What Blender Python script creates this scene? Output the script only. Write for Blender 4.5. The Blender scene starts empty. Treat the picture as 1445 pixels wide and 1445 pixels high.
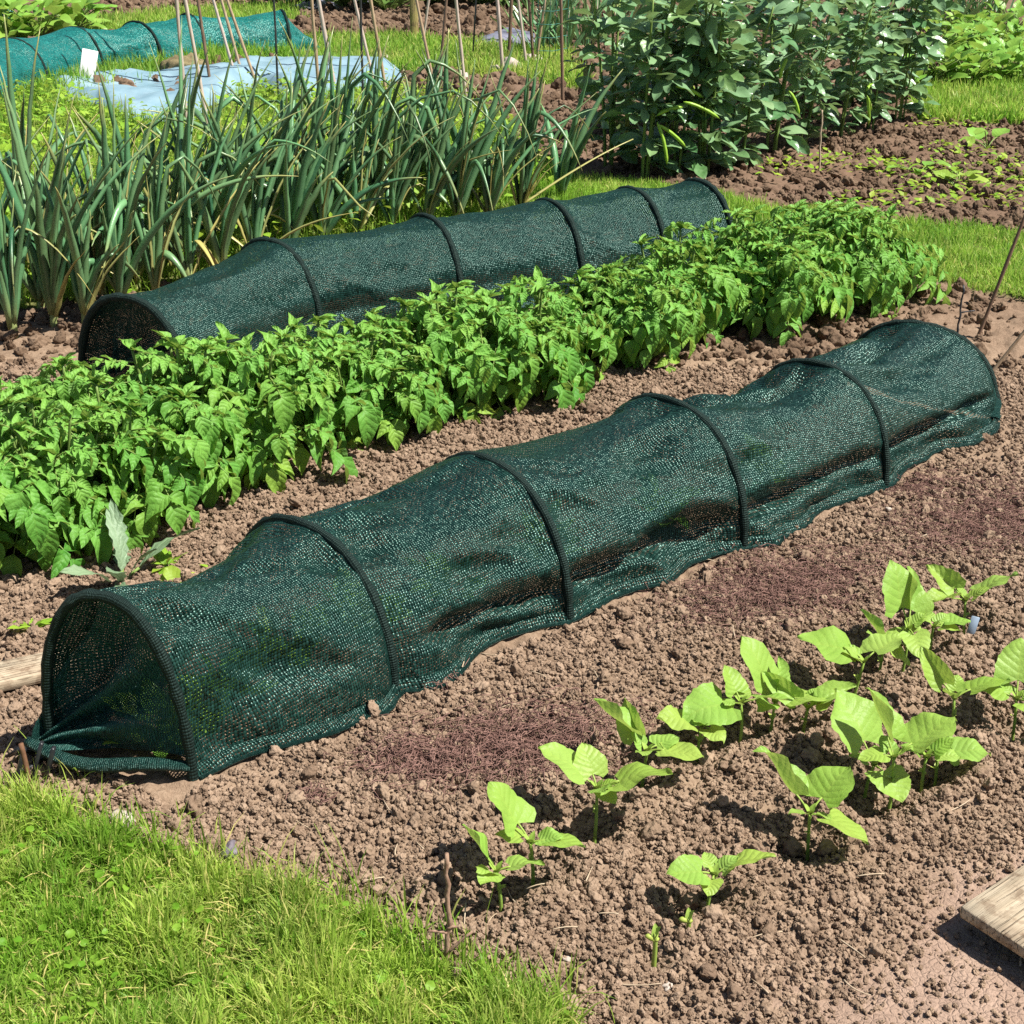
import bpy, math, random
import numpy as np
from mathutils import Vector, Matrix

random.seed(7)
RNG = np.random.default_rng(11)
scene = bpy.context.scene
COL = scene.collection
R = math.radians

# ------------------------------------------------------------------ camera model
F, PITCH, CH, W0 = 2000.0, R(25.0), 1.5, 1445.0
_c, _s = math.cos(PITCH), math.sin(PITCH)

def G(px, py, z=0.0):
    """ground point (at height z) that a photo pixel looks at"""
    a = (px - W0 / 2) / F; b = (W0 / 2 - py) / F
    t = (CH - z) / (_s - b * _c)
    return np.array([a * t, (_c + b * _s) * t])

def ppm(px, py):
    p = G(px, py)
    return F / math.hypot(math.hypot(p[0], p[1]), CH)

# ------------------------------------------------------------------ noise
def _hash(ix, iy, seed):
    n = (ix * 374761393 + iy * 668265263 + seed * 974634777) & 0xFFFFFFFF
    n = ((n ^ (n >> 13)) * 1274126177) & 0xFFFFFFFF
    n = (n ^ (n >> 16)) & 0xFFFFFFFF
    return n.astype(np.float64) / 4294967295.0

def vnoise(x, y, seed=0):
    x = np.asarray(x, float); y = np.asarray(y, float)
    ix = np.floor(x).astype(np.int64); iy = np.floor(y).astype(np.int64)
    fx = x - ix; fy = y - iy
    ux = fx * fx * fx * (fx * (fx * 6 - 15) + 10); uy = fy * fy * fy * (fy * (fy * 6 - 15) + 10)
    a = _hash(ix, iy, seed); b = _hash(ix + 1, iy, seed)
    c = _hash(ix, iy + 1, seed); d = _hash(ix + 1, iy + 1, seed)
    return (a + (b - a) * ux) * (1 - uy) + (c + (d - c) * ux) * uy

def fbm(x, y, seed=0, octv=4, lac=2.03, gain=0.5):
    s = 0.0; amp = 1.0; tot = 0.0
    x = np.asarray(x, float); y = np.asarray(y, float)
    for i in range(octv):
        s = s + amp * (vnoise(x, y, seed + i * 17) - 0.5); tot += amp
        x = x * lac; y = y * lac; amp *= gain
    return s / tot * 2.0

def inpoly(x, y, poly):
    x = np.asarray(x, float); y = np.asarray(y, float)
    inside = np.zeros(x.shape, bool)
    n = len(poly)
    for i in range(n):
        x1, y1 = poly[i]; x2, y2 = poly[(i + 1) % n]
        cond = ((y1 > y) != (y2 > y))
        with np.errstate(divide='ignore', invalid='ignore'):
            xi = (x2 - x1) * (y - y1) / (y2 - y1 + 1e-12) + x1
        inside ^= cond & (x < xi)
    return inside

def gpoly(pts): return [tuple(G(*p)) for p in pts]

# ------------------------------------------------------------------ zones of the ground
LAWN = [tuple(G(*p)) for p in [(0, 1128), (70, 1150), (130, 1182), (240, 1212), (330, 1252), (420, 1275), (500, 1302), (575, 1345), (640, 1388), (720, 1412), (800, 1438)]]
LAWN = [(-3.0, 2.25), (-1.35, 2.12)] + LAWN + [(0.12, 1.42), (0.3, 1.0), (-3.0, 1.0)]
PATH = gpoly([(1800, 520), (1445, 422), (1345, 402), (1290, 392), (1200, 350), (1060, 330), (900, 305), (800, 312), (640, 325),
              (640, 262), (800, 248), (900, 258), (1000, 272), (1110, 300), (1250, 318), (1445, 330), (1900, 350)])
WEEDY = gpoly([(-700, 470), (-700, 60), (0, 125), (60, 132), (133, 155), (207, 178), (291, 172), (364, 130), (449, 142), (560, 130), (700, 170), (790, 255), (640, 330), (300, 395), (120, 430), (0, 440)])
BACKLAWN = gpoly([(380, 130), (428, 60), (560, 50), (640, 62), (800, 75), (850, 130), (700, 110), (560, 105)])
BACKLAWN2 = gpoly([(-500, 60), (60, 36), (270, 14), (420, 8), (430, 30), (300, 45), (130, 50)])
RIGHTLAWN = gpoly([(1290, 172), (1300, 128), (1445, 118), (1900, 120), (1900, 190), (1445, 176)])
GRASS_ZONES = [LAWN, PATH, WEEDY, BACKLAWN, BACKLAWN2, RIGHTLAWN]

def grass_mask(x, y):
    dx = fbm(x * 5, y * 5, 91, 3) * 0.07; dy = fbm(x * 5, y * 5, 92, 3) * 0.07
    k = np.clip(np.asarray(y) / 6, 0.35, 2.0)
    m = np.zeros(np.shape(x))
    for z in GRASS_ZONES:
        m = np.maximum(m, inpoly(x + dx * k, y + dy * k, z).astype(float))
    far = (np.asarray(y) > 17.5) | (np.abs(np.asarray(x)) > 7)
    return np.where(far, np.maximum(m, (fbm(np.asarray(x) * .25, np.asarray(y) * .25, 77, 3) > -0.15).astype(float)), m)

PITS = []          # hollows round the seedlings (x, y, radius, depth)

def hz(x, y):
    x = np.asarray(x, float); y = np.asarray(y, float)
    z = 0.018 * fbm(x * 1.7, y * 1.7, 5, 3)
    # ridge the potatoes stand on
    near = np.exp(-np.maximum(0, np.abs(y - 2.6) - 1.6) ** 2)
    for (px, py, r, d) in PITS:
        z = z - d * np.exp(-((x - px) ** 2 + (y - py) ** 2) / (r * r)) + 0.35 * d * np.exp(-((np.hypot(x - px, y - py) - 1.7 * r) / (0.5 * r)) ** 2)
    return z

def crust(x, y):
    """1 where the soil has slaked to a smooth flat crust (towards the plank)"""
    d = (np.asarray(x) - 0.30) * 0.59 - (np.asarray(y) - 1.53) * 0.81
    return np.clip(0.5 + d * 6.0 + 0.5 * fbm(np.asarray(x) * 4, np.asarray(y) * 4, 31, 3), 0, 1)

def hfine(x, y):
    c = 1 - 0.9 * crust(x, y)
    b = np.abs(fbm(x * 30, y * 30, 15, 3))
    return hz(x, y) + c * (0.012 * fbm(x * 14, y * 14, 9, 3) + 0.016 * (0.25 - b) + 0.006 * fbm(x * 75, y * 75, 21, 2)) + 0.003 * (1 - c) * fbm(x * 45, y * 45, 22, 3)

# ------------------------------------------------------------------ mesh accumulator
class Acc:
    def __init__(s): s.V = []; s.Q = []; s.T = []; s.C = []; s.U = []; s.n = 0
    def add(s, V, Q=None, T=None, tint=None, uv=None):
        V = np.asarray(V, float); k = len(V)
        s.V.append(V)
        if Q is not None and len(Q): s.Q.append(np.asarray(Q, np.int64) + s.n)
        if T is not None and len(T): s.T.append(np.asarray(T, np.int64) + s.n)
        if tint is None: tint = (0.5, 0, 0, 1)
        tint = np.asarray(tint, float)
        s.C.append(np.broadcast_to(tint, (k, 4)) if tint.ndim == 1 else tint)
        s.U.append(np.zeros((k, 3)) if uv is None else np.asarray(uv, float))
        s.n += k
    def many(s, tpl, M, P, tint):
        """copies of a template (V, Q, uv) with matrices M (n,3,3), positions P (n,3), tints (n,4)"""
        V, Q, uv = tpl; n = len(P); k = len(V)
        VV = np.einsum('nij,kj->nki', M, V) + P[:, None, :]
        QQ = (np.asarray(Q)[None] + (np.arange(n) * k)[:, None, None]).reshape(-1, Q.shape[1])
        tt = np.repeat(tint, k, axis=0)
        uu = np.tile(uv, (n, 1))
        uu = uu.copy(); uu[:, 2] = np.repeat(np.arange(n) * 0.37 % 1.0, k)
        if Q.shape[1] == 4: s.add(VV.reshape(-1, 3), Q=QQ, tint=tt, uv=uu)
        else: s.add(VV.reshape(-1, 3), T=QQ, tint=tt, uv=uu)
    def mesh(s, name, mat, smooth=True):
        me = bpy.data.meshes.new(name)
        V = np.concatenate(s.V) if s.V else np.zeros((0, 3))
        Q = np.concatenate(s.Q) if s.Q else np.zeros((0, 4), np.int64)
        T = np.concatenate(s.T) if s.T else np.zeros((0, 3), np.int64)
        loops = np.concatenate([Q.ravel(), T.ravel()]).astype(np.int32)
        nq, nt = len(Q), len(T)
        me.vertices.add(len(V)); me.vertices.foreach_set('co', V.ravel().astype(np.float32))
        me.loops.add(len(loops)); me.loops.foreach_set('vertex_index', loops)
        me.polygons.add(nq + nt)
        ls = np.concatenate([np.arange(nq) * 4, nq * 4 + np.arange(nt) * 3]).astype(np.int32)
        me.polygons.foreach_set('loop_start', ls)
        me.update(calc_edges=True)
        me.polygons.foreach_set('use_smooth', np.full(nq + nt, smooth))
        C = np.concatenate(s.C).astype(np.float32) if s.C else np.zeros((0, 4), np.float32)
        a = me.attributes.new('tint', 'FLOAT_COLOR', 'POINT'); a.data.foreach_set('color', C.ravel())
        U = np.concatenate(s.U).astype(np.float32) if s.U else np.zeros((0, 3), np.float32)
        a = me.attributes.new('puv', 'FLOAT_VECTOR', 'POINT'); a.data.foreach_set('vector', U.ravel())
        me.materials.append(mat)
        me.validate()
        return me
    def obj(s, name, mat, parent=None, smooth=True):
        o = bpy.data.objects.new(name, s.mesh(name, mat, smooth)); COL.objects.link(o)
        if parent is not None: o.parent = parent
        return o

def tag(o, label=None, cat=None, group=None, kind=None):
    if label: o['label'] = label
    if cat: o['category'] = cat
    if group: o['group'] = group
    if kind: o['kind'] = kind
    return o

def empty(name, loc, label, cat, group=None, rz=0.0):
    o = bpy.data.objects.new(name, None); COL.objects.link(o)
    o.empty_display_size = 0.05
    o.location = loc; o.rotation_euler = (0, 0, rz)
    return tag(o, label, cat, group)

def copy_tree(src, loc, rz=0.0, sc=1.0, label=None):
    kids = {}
    for k in bpy.data.objects:
        if k.parent is not None: kids.setdefault(k.parent.name, []).append(k)
    def rec(a, par):
        c = a.copy(); COL.objects.link(c)
        if par is not None: c.parent = par
        for k in kids.get(a.name, []): rec(k, c)
        return c
    r = rec(src, None)
    r.location = loc; r.rotation_euler = (0, 0, rz); r.scale = (sc, sc, sc)
    if label: r['label'] = label
    return r

# ------------------------------------------------------------------ geometry bits
def unit(v):
    v = np.asarray(v, float); return v / (np.linalg.norm(v, axis=-1, keepdims=True) + 1e-12)

def frame(d, up):
    """rotation matrices (n,3,3) with columns x=d, z close to up"""
    d = unit(d); y = unit(np.cross(up, d)); z = np.cross(d, y)
    return np.stack([d, y, z], axis=-1)

def leaf_tpl(L=1, Wd=0.6, nL=7, nW=4, shape='ovate', fold=0.25, droop=0.25, wave=0.03, seed=0, twist=0.0):
    r = np.random.default_rng(seed)
    t = np.linspace(0, 1, nL + 1)
    if shape == 'ovate': w = np.sin(np.pi * np.clip(t, 0, 1) ** 0.72) ** 0.8 * (1 - 0.25 * t)
    elif shape == 'oval': w = np.sin(np.pi * np.clip(t * .96 + .02, 0, 1)) ** .62
    elif shape == 'lance': w = np.sin(np.pi * t ** 0.8) ** 0.9
    elif shape == 'round': w = np.sqrt(np.clip(1 - (2 * t - 1) ** 2, 0, 1))
    elif shape == 'heart': w = np.interp(t, [0, .06, .16, .3, .45, .6, .75, .88, .96, 1], [.60, .95, 1.0, .97, .90, .78, .60, .37, .14, 0])
    elif shape == 'blade': w = np.interp(t, [0, .25, .6, 1], [.7, 1, .8, 0.02])
    elif shape == 'toothed': w = np.sin(np.pi * t ** .9) ** .7 * (0.75 + 0.35 * (np.arange(nL + 1) % 2))
    w = w / max(w.max(), 1e-6)
    w[-1] = max(w[-1], 0.01); w[0] = max(w[0], 0.04)
    q = np.linspace(-1, 1, nW + 1)
    Tt, Qq = np.meshgrid(t, q, indexing='ij')
    y = Qq * w[:, None] * Wd / 2
    x = Tt * L
    if shape == 'heart':
        x = x - 0.17 * L * np.clip(1 - Tt / 0.3, 0, 1) * np.abs(Qq) ** 1.2 * 1.0
        x += 0
    ph = r.uniform(0, 6.28, 4)
    rag = 1 + wave * 0.8 * np.sin(np.arange(nL + 1) * 2.3 + ph[2])[:, None] * np.abs(Qq) ** 3 + wave * 0.7 * np.convolve(r.normal(0, 1, nL + 3), [.3, .5, .3], 'valid')[:, None] * np.abs(Qq) ** 3
    y = y * rag
    z = fold * np.abs(y) - droop * L * Tt ** 2 + wave * L * np.sin(Tt * 9 + ph[0]) * Qq ** 2 * np.sign(Qq + 1e-9) + wave * L * 0.8 * np.sin(Tt * 5 + Qq * 2 + ph[1])
    ya = y + twist * L * Tt ** 2
    V = np.stack([x, ya, z], -1).reshape(-1, 3)
    i, j = np.meshgrid(np.arange(nL), np.arange(nW), indexing='ij')
    a = (i * (nW + 1) + j).ravel()
    Qd = np.stack([a, a + nW + 1, a + nW + 2, a + 1], -1)
    uv = np.stack([Tt, Qq, np.zeros_like(Tt)], -1).reshape(-1, 3)
    return V, Qd, uv

def tube(pts, rad, n=6, cap=True, flat=1.0):
    pts = np.asarray(pts, float); m = len(pts)
    rad = np.broadcast_to(np.asarray(rad, float), (m,))
    tg = unit(np.gradient(pts, axis=0))
    up = np.array([0, 0, 1.0]) if abs(tg[0][2]) < 0.9 else np.array([1.0, 0, 0])
    rings = []
    nrm = unit(np.cross(tg[0], up))
    for i in range(m):
        nrm = unit(nrm - tg[i] * np.dot(nrm, tg[i])); b = np.cross(tg[i], nrm)
        a = np.linspace(0, 2 * np.pi, n, endpoint=False)
        rings.append(pts[i] + rad[i] * (np.cos(a)[:, None] * nrm + flat * np.sin(a)[:, None] * b))
    V = np.concatenate(rings)
    i, j = np.meshgrid(np.arange(m - 1), np.arange(n), indexing='ij')
    a = (i * n + j).ravel(); b = (i * n + (j + 1) % n).ravel()
    Q = np.stack([a, b, b + n, a + n], -1)
    T = None
    if cap:
        V = np.concatenate([V, [pts[0]], [pts[-1]]]); c0 = m * n; c1 = c0 + 1
        T = [(c0, (j + 1) % n, j) for j in range(n)] + [(c1, (m - 1) * n + j, (m - 1) * n + (j + 1) % n) for j in range(n)]
    tt = np.repeat(np.linspace(0, 1, m), n)
    uv = np.zeros((len(V), 3)); uv[:m * n, 0] = tt; uv[:m * n, 1] = np.tile(np.arange(n) / n, m)
    if cap: uv[-1, 0] = 1
    return V, Q, T, uv

def add_tube(acc, pts, rad, n=6, tint=(0.5, 0, 0, 1), flat=1.0, grad=None):
    V, Q, T, uv = tube(pts, rad, n, True, flat)
    tint = np.broadcast_to(np.asarray(tint, float), (len(V), 4)).copy()
    if grad is not None: tint[:, 1] = np.clip(tint[:, 1] + grad(uv[:, 0]), 0, 1)
    acc.add(V, Q, T, tint, uv)

def bez(p0, p1, p2, n):
    t = np.linspace(0, 1, n)[:, None]
    return (1 - t) ** 2 * np.asarray(p0, float) + 2 * t * (1 - t) * np.asarray(p1, float) + t * t * np.asarray(p2, float)

def add_box(acc, sx, sy, sz, M=None, P=(0, 0, 0), bev=0.004, tint=(0.5, 0, 0, 1), jitter=0.0, seed=0, nx=1):
    """bevelled board, centred in x,y, sitting on z=0; nx cuts along x so that it can be rough"""
    r = np.random.default_rng(seed)
    xs = np.concatenate([[-sx / 2, -sx / 2 + bev], np.linspace(-sx / 2 + bev, sx / 2 - bev, nx + 1)[1:], [sx / 2]])
    prof = [(-sy / 2 + bev, 0), (sy / 2 - bev, 0), (sy / 2, bev), (sy / 2, sz - bev), (sy / 2 - bev, sz), (-sy / 2 + bev, sz), (-sy / 2, sz - bev), (-sy / 2, bev)]
    n = len(prof); V = []
    for k, x in enumerate(xs):
        sh = (sz - bev) / sz if k in (0, len(xs) - 1) else 1
        for (y, z) in prof:
            V.append((x, y * sh, sz / 2 + (z - sz / 2) * (1 - (1 - sh) * 2)))
    V = np.array(V)
    if jitter: V = V + r.normal(0, jitter, V.shape) * np.array([1, 1, 0.6])
    i, j = np.meshgrid(np.arange(len(xs) - 1), np.arange(n), indexing='ij')
    a = (i * n + j).ravel(); b = (i * n + (j + 1) % n).ravel()
    Q = np.stack([a, a + n, b + n, b], -1)
    m = len(xs) - 1
    Qc = []; 
    V2 = np.concatenate([V, [V[:n].mean(0)], [V[-n:].mean(0)]])
    T = [(m * n + n, j, (j + 1) % n) for j in range(n)] + [(m * n + n + 1, m * n + (j + 1) % n, m * n + j) for j in range(n)]
    uv = V2.copy()
    if M is not None: V2 = V2 @ np.asarray(M).T
    acc.add(V2 + np.asarray(P), Q, T, tint, uv)

def rotz(a): return np.array([[math.cos(a), -math.sin(a), 0], [math.sin(a), math.cos(a), 0], [0, 0, 1]])
def roty(a): return np.array([[math.cos(a), 0, math.sin(a)], [0, 1, 0], [-math.sin(a), 0, math.cos(a)]])
def rotx(a): return np.array([[1, 0, 0], [0, math.cos(a), -math.sin(a)], [0, math.sin(a), math.cos(a)]])

# ------------------------------------------------------------------ materials
class NT:
    def __init__(s, name):
        s.m = bpy.data.materials.new(name); s.m.use_nodes = True
        s.t = s.m.node_tree; s.t.nodes.clear(); s.out = s.t.nodes.new('ShaderNodeOutputMaterial')
    def n(s, typ, **kw):
        nd = s.t.nodes.new('ShaderNode' + typ)
        for k, v in kw.items():
            if k.startswith('i_'): 
                key = k[2:].replace('_', ' ')
                nd.inputs[key].default_value = v
            else: setattr(nd, k, v)
        return nd
    def l(s, a, b): s.t.links.new(a, b)
    def math(s, op, a, b=None, clamp=False):
        nd = s.n('Math', operation=op, use_clamp=clamp)
        for i, v in enumerate((a, b)):
            if v is None: continue
            if hasattr(v, 'is_output'): s.l(v, nd.inputs[i])
            else: nd.inputs[i].default_value = v
        return nd.outputs[0]
    def mix(s, f, a, b, blend='MIX'):
        nd = s.n('Mix', data_type='RGBA', blend_type=blend)
        for k, v in ((0, f), (6, a), (7, b)):
            if hasattr(v, 'is_output'): s.l(v, nd.inputs[k])
            elif k == 0: nd.inputs[0].default_value = v
            else: nd.inputs[k].default_value = (*v, 1) if len(v) == 3 else v
        return nd.outputs[2]
    def noise(s, scale, detail=3, rough=0.55, vec=None, out='Fac'):
        nd = s.n('TexNoise'); nd.inputs['Scale'].default_value = scale; nd.inputs['Detail'].default_value = detail; nd.inputs['Roughness'].default_value = rough
        if vec is not None: s.l(vec, nd.inputs['Vector'])
        return nd.outputs[out]
    def ramp(s, fac, lo, hi, a=0.0, b=1.0):
        nd = s.n('MapRange'); s.l(fac, nd.inputs[0])
        for i, v in enumerate((lo, hi, a, b)): nd.inputs[i + 1].default_value = v
        return nd.outputs[0]
    def attr(s, name): return s.n('Attribute', attribute_name=name)
    def bump(s, h, strength, dist, normal=None):
        nd = s.n('Bump'); nd.inputs['Strength'].default_value = strength; nd.inputs['Distance'].default_value = dist
        s.l(h, nd.inputs['Height'])
        if normal is not None: s.l(normal, nd.inputs['Normal'])
        return nd.outputs[0]
    def bsdf(s, color, rough=0.6, spec=0.3, normal=None):
        nd = s.n('BsdfPrincipled')
        if hasattr(color, 'is_output'): s.l(color, nd.inputs['Base Color'])
        else: nd.inputs['Base Color'].default_value = (*color, 1)
        if hasattr(rough, 'is_output'): s.l(rough, nd.inputs['Roughness'])
        else: nd.inputs['Roughness'].default_value = rough
        nd.inputs['Specular IOR Level'].default_value = spec
        if normal is not None: s.l(normal, nd.inputs['Normal'])
        return nd
    def done(s, sh): s.l(sh, s.out.inputs[0]); return s.m

def objpos(t): return t.n('TexCoord').outputs['Object']
def worldpos(t): return t.n('NewGeometry').outputs['Position']

def leaf_mat(name, dark, light, yellow, transl=0.35, rough=0.42, spec=0.35, nveins=7.0, vein=0.35, under=None, bump=0.5, tcol=None):
    """tint.r dark->light, tint.g towards yellow; puv carries (along, across) for the veins"""
    t = NT(name)
    at = t.attr('tint'); sep = t.n('SeparateColor'); t.l(at.outputs['Color'], sep.inputs[0])
    pu = t.attr('puv'); sx = t.n('SeparateXYZ'); t.l(pu.outputs['Vector'], sx.inputs[0])
    base = t.mix(sep.outputs[0], dark, light)
    nz = t.noise(38, 3, 0.6, worldpos(t))
    base = t.mix(t.ramp(nz, 0.35, 0.7, 0.0, 0.35), base, light)
    base = t.mix(sep.outputs[1], base, yellow)
    across = t.math('ABSOLUTE', sx.outputs[1])
    # side veins run forward from the midrib
    ph = t.math('ADD', t.math('MULTIPLY', sx.outputs[0], nveins), t.math('MULTIPLY', across, -nveins * 0.3))
    sv = t.math('ABSOLUTE', t.math('SINE', t.math('MULTIPLY', ph, math.pi)))
    svl = t.ramp(sv, 0.0, 0.28, 1.0, 0.0)
    mid = t.ramp(across, 0.0, 0.09, 1.0, 0.0)
    vv = t.math('MAXIMUM', mid, t.math('MULTIPLY', svl, 0.55))
    base = t.mix(t.math('MULTIPLY', vv, vein), base, t.mix(0.5, light, yellow))
    if under is not None:
        bf = t.n('NewGeometry').outputs['Backfacing']
        base = t.mix(t.math('MULTIPLY', bf, 0.7), base, under)
    h = t.math('ADD', t.math('MULTIPLY', sv, 0.55), t.math('MULTIPLY', t.noise(150, 2, 0.5, worldpos(t)), 0.9))
    nb = t.bump(h, bump, 0.004)
    p = t.bsdf(base, rough, spec, nb)
    tr = t.n('BsdfTranslucent')
    tb = t.mix(0.55, base, tcol if tcol else yellow)
    t.l(tb, tr.inputs[0]); t.l(nb, tr.inputs['Normal'])
    mx = t.n('MixShader'); mx.inputs[0].default_value = transl
    t.l(p.outputs[0], mx.inputs[1]); t.l(tr.outputs[0], mx.inputs[2])
    return t.done(mx.outputs[0])

def soil_mat(name, attr_zone=False, clod=False, wet=1.0):
    tone = lambda r, g, b: (r * wet * 0.96, g * wet * 1.0 * (1 - .04 * (wet < 1)), b * wet * 1.05 * (1 - .08 * (wet < 1)))
    t = NT(name)
    P = worldpos(t)
    n1 = t.noise(1.3, 4, 0.6, P); n2 = t.noise(17, 4, 0.65, P); n3 = t.noise(140, 3, 0.6, P)
    col = t.mix(t.ramp(n2, 0.3, 0.7), tone(0.175, 0.113, 0.071), tone(0.325, 0.220, 0.142))
    col = t.mix(t.ramp(n1, 0.4, 0.68, 0, 0.55), col, tone(0.345, 0.238, 0.157))
    col = t.mix(t.ramp(n3, 0.5, 0.8, 0, 0.5), col, tone(0.43, 0.31, 0.212))
    col = t.mix(t.ramp(n3, 0.5, 0.25, 0, 0.5), col, tone(0.12, 0.074, 0.047))
    if clod:
        rd = t.n('ObjectInfo').outputs['Random']
        col = t.mix(t.ramp(rd, 0.0, 1.0, 0.0, 0.6), col, tone(0.38, 0.262, 0.178))
        col = t.mix(t.ramp(rd, 0.8, 0.0, 0.0, 0.5), col, tone(0.13, 0.080, 0.052))
    if attr_zone:
        at = t.attr('tint'); sep = t.n('SeparateColor'); t.l(at.outputs['Color'], sep.inputs[0])
        gcol = t.mix(t.ramp(n2, 0.3, 0.7), (0.075, 0.085, 0.028), (0.20, 0.20, 0.07))
        col = t.mix(sep.outputs[0], col, gcol)
        col = t.mix(t.math('MULTIPLY', sep.outputs[1], 0.75), col, t.mix(n2, (0.30, 0.205, 0.155), (0.42, 0.30, 0.235)))
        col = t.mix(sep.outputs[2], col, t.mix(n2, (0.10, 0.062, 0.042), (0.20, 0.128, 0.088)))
    h = t.math('ADD', t.math('MULTIPLY', n3, 0.5), t.math('MULTIPLY', t.noise(420, 2, 0.6, P), 0.3))
    if attr_zone:
        vo = t.n('TexVoronoi', feature='DISTANCE_TO_EDGE'); vo.inputs['Scale'].default_value = 85; t.l(t.mix(0.02, P, t.noise(30, 2, 0.5, P, 'Color')), vo.inputs['Vector'])
        crk = t.ramp(vo.outputs['Distance'], 0.0, 0.16, -0.45, 0.15)
        h = t.math('ADD', h, t.math('MULTIPLY', crk, t.math('MULTIPLY', sep.outputs[1], 0.5)))
    b = t.bsdf(col, 0.95, 0.08, t.bump(h, 0.9, 0.006))
    return t.done(b.outputs[0])

def net_mat(name, dark, light, cover=0.72, per_u=0.0075, per_v=0.0042, sparkle=0.55, rough=0.38):
    """knitted shade net: ribs round the tunnel, tapes along it, holes between; puv is in metres"""
    t = NT(name)
    pu = t.attr('puv'); sx = t.n('SeparateXYZ'); t.l(pu.outputs['Vector'], sx.inputs[0])
    wob = t.noise(14, 2, 0.5, pu.outputs['Vector'])
    u = t.math('ADD', t.math('DIVIDE', sx.outputs[0], per_u), t.math('MULTIPLY', wob, 2.2))
    v = t.math('ADD', t.math('DIVIDE', sx.outputs[1], per_v), t.math('MULTIPLY', wob, 1.6))
    rib = t.math('ABSOLUTE', t.math('SINE', t.math('MULTIPLY', u, math.pi)))       # 1 on the rib
    tap = t.math('ABSOLUTE', t.math('SINE', t.math('MULTIPLY', v, math.pi)))
    cmb = t.n('CombineXYZ'); t.l(t.math('FLOOR', u), cmb.inputs[0]); t.l(t.math('FLOOR', v), cmb.inputs[1])
    wn = t.n('TexWhiteNoise', noise_dimensions='2D'); t.l(cmb.outputs[0], wn.inputs['Vector'])
    cell = wn.outputs['Value']
    solid = t.math('MAXIMUM', t.ramp(rib, 0.62, 0.80), t.ramp(t.math('ADD', tap, t.math('MULTIPLY', cell, 0.35)), 1.12 - cover * 0.72, 1.25 - cover * 0.72))
    big = t.noise(9, 3, 0.6, pu.outputs['Vector'])
    hgt = t.math('ADD', t.math('MULTIPLY', rib, 0.8), t.math('MULTIPLY', tap, 0.5))
    ribm = t.math('MULTIPLY', t.ramp(rib, 0.35, 0.85, 0.25, 1.0), t.math('ADD', t.math('MULTIPLY', cell, 0.75), 0.25))
    col = t.mix(t.math('MULTIPLY', ribm, t.ramp(big, 0.3, 0.75, 0.45, 1.0)), dark, light)
    # every loop of tape lies at its own angle
    vec = t.n('VectorMath', operation='SUBTRACT'); t.l(wn.outputs['Color'], vec.inputs[0]); vec.inputs[1].default_value = (0.5, 0.5, 0.5)
    sc = t.n('VectorMath', operation='SCALE'); t.l(vec.outputs[0], sc.inputs[0]); sc.inputs['Scale'].default_value = sparkle
    nb = t.bump(hgt, 0.9, 0.0016)
    ad = t.n('VectorMath', operation='ADD'); t.l(nb, ad.inputs[0]); t.l(sc.outputs[0], ad.inputs[1])
    nm = t.n('VectorMath', operation='NORMALIZE'); t.l(ad.outputs[0], nm.inputs[0])
    p = t.bsdf(col, rough, 0.62, nm.outputs[0]); p.inputs['Specular Tint'].default_value = (0.62, 1.0, 0.88, 1)
    tr = t.n('BsdfTranslucent'); t.l(col, tr.inputs[0])
    m0 = t.n('MixShader'); m0.inputs[0].default_value = 0.18; t.l(p.outputs[0], m0.inputs[1]); t.l(tr.outputs[0], m0.inputs[2])
    tp = t.n('BsdfTransparent')
    mx = t.n('MixShader'); t.l(t.math('MULTIPLY', solid, 1.0, True), mx.inputs[0]); t.l(tp.outputs[0], mx.inputs[1]); t.l(m0.outputs[0], mx.inputs[2])
    return t.done(mx.outputs[0])

def plain_mat(name, a, b, scale=20, rough=0.7, spec=0.25, bump=0.3, stretch=None, bdist=0.003):
    t = NT(name)
    P = objpos(t)
    if stretch is not None:
        mp = t.n('Mapping'); mp.inputs['Scale'].default_value = stretch; t.l(P, mp.inputs[0]); P = mp.outputs[0]
    n = t.noise(scale, 5, 0.6, P)
    col = t.mix(t.ramp(n, 0.3, 0.7), a, b)
    return t.done(t.bsdf(col, rough, spec, t.bump(n, bump, bdist)).outputs[0])

def wood_mat(name, a, b, dark):
    t = NT(name)
    pu = t.attr('puv'); mp = t.n('Mapping'); mp.inputs['Scale'].default_value = (1.2, 26, 26); t.l(pu.outputs['Vector'], mp.inputs[0])
    n = t.noise(3.0, 6, 0.65, mp.outputs[0]); n2 = t.noise(7, 4, 0.65, pu.outputs['Vector']); n3 = t.noise(40, 3, 0.6, pu.outputs['Vector'])
    mp2 = t.n('Mapping'); mp2.inputs['Scale'].default_value = (2.2, 95, 60); t.l(pu.outputs['Vector'], mp2.inputs[0])
    fine = t.noise(2.4, 3, 0.6, mp2.outputs[0])
    col = t.mix(t.ramp(n, 0.32, 0.68), a, b)
    col = t.mix(t.ramp(fine, 0.56, 0.68, 0, 0.75), col, dark)
    col = t.mix(t.ramp(n2, 0.50, 0.70, 0, 0.55), col, (0.25, 0.17, 0.11))
    col = t.mix(t.math('MULTIPLY', t.ramp(n2, 0.42, 0.6), t.ramp(n3, 0.52, 0.62, 0, 0.7)), col, (0.19, 0.125, 0.08))
    h = t.math('ADD', n, t.math('MULTIPLY', t.ramp(fine, 0.56, 0.68, 0, 1), -1.2))
    return t.done(t.bsdf(col, 0.88, 0.12, t.bump(h, 0.8, 0.004)).outputs[0])

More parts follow.
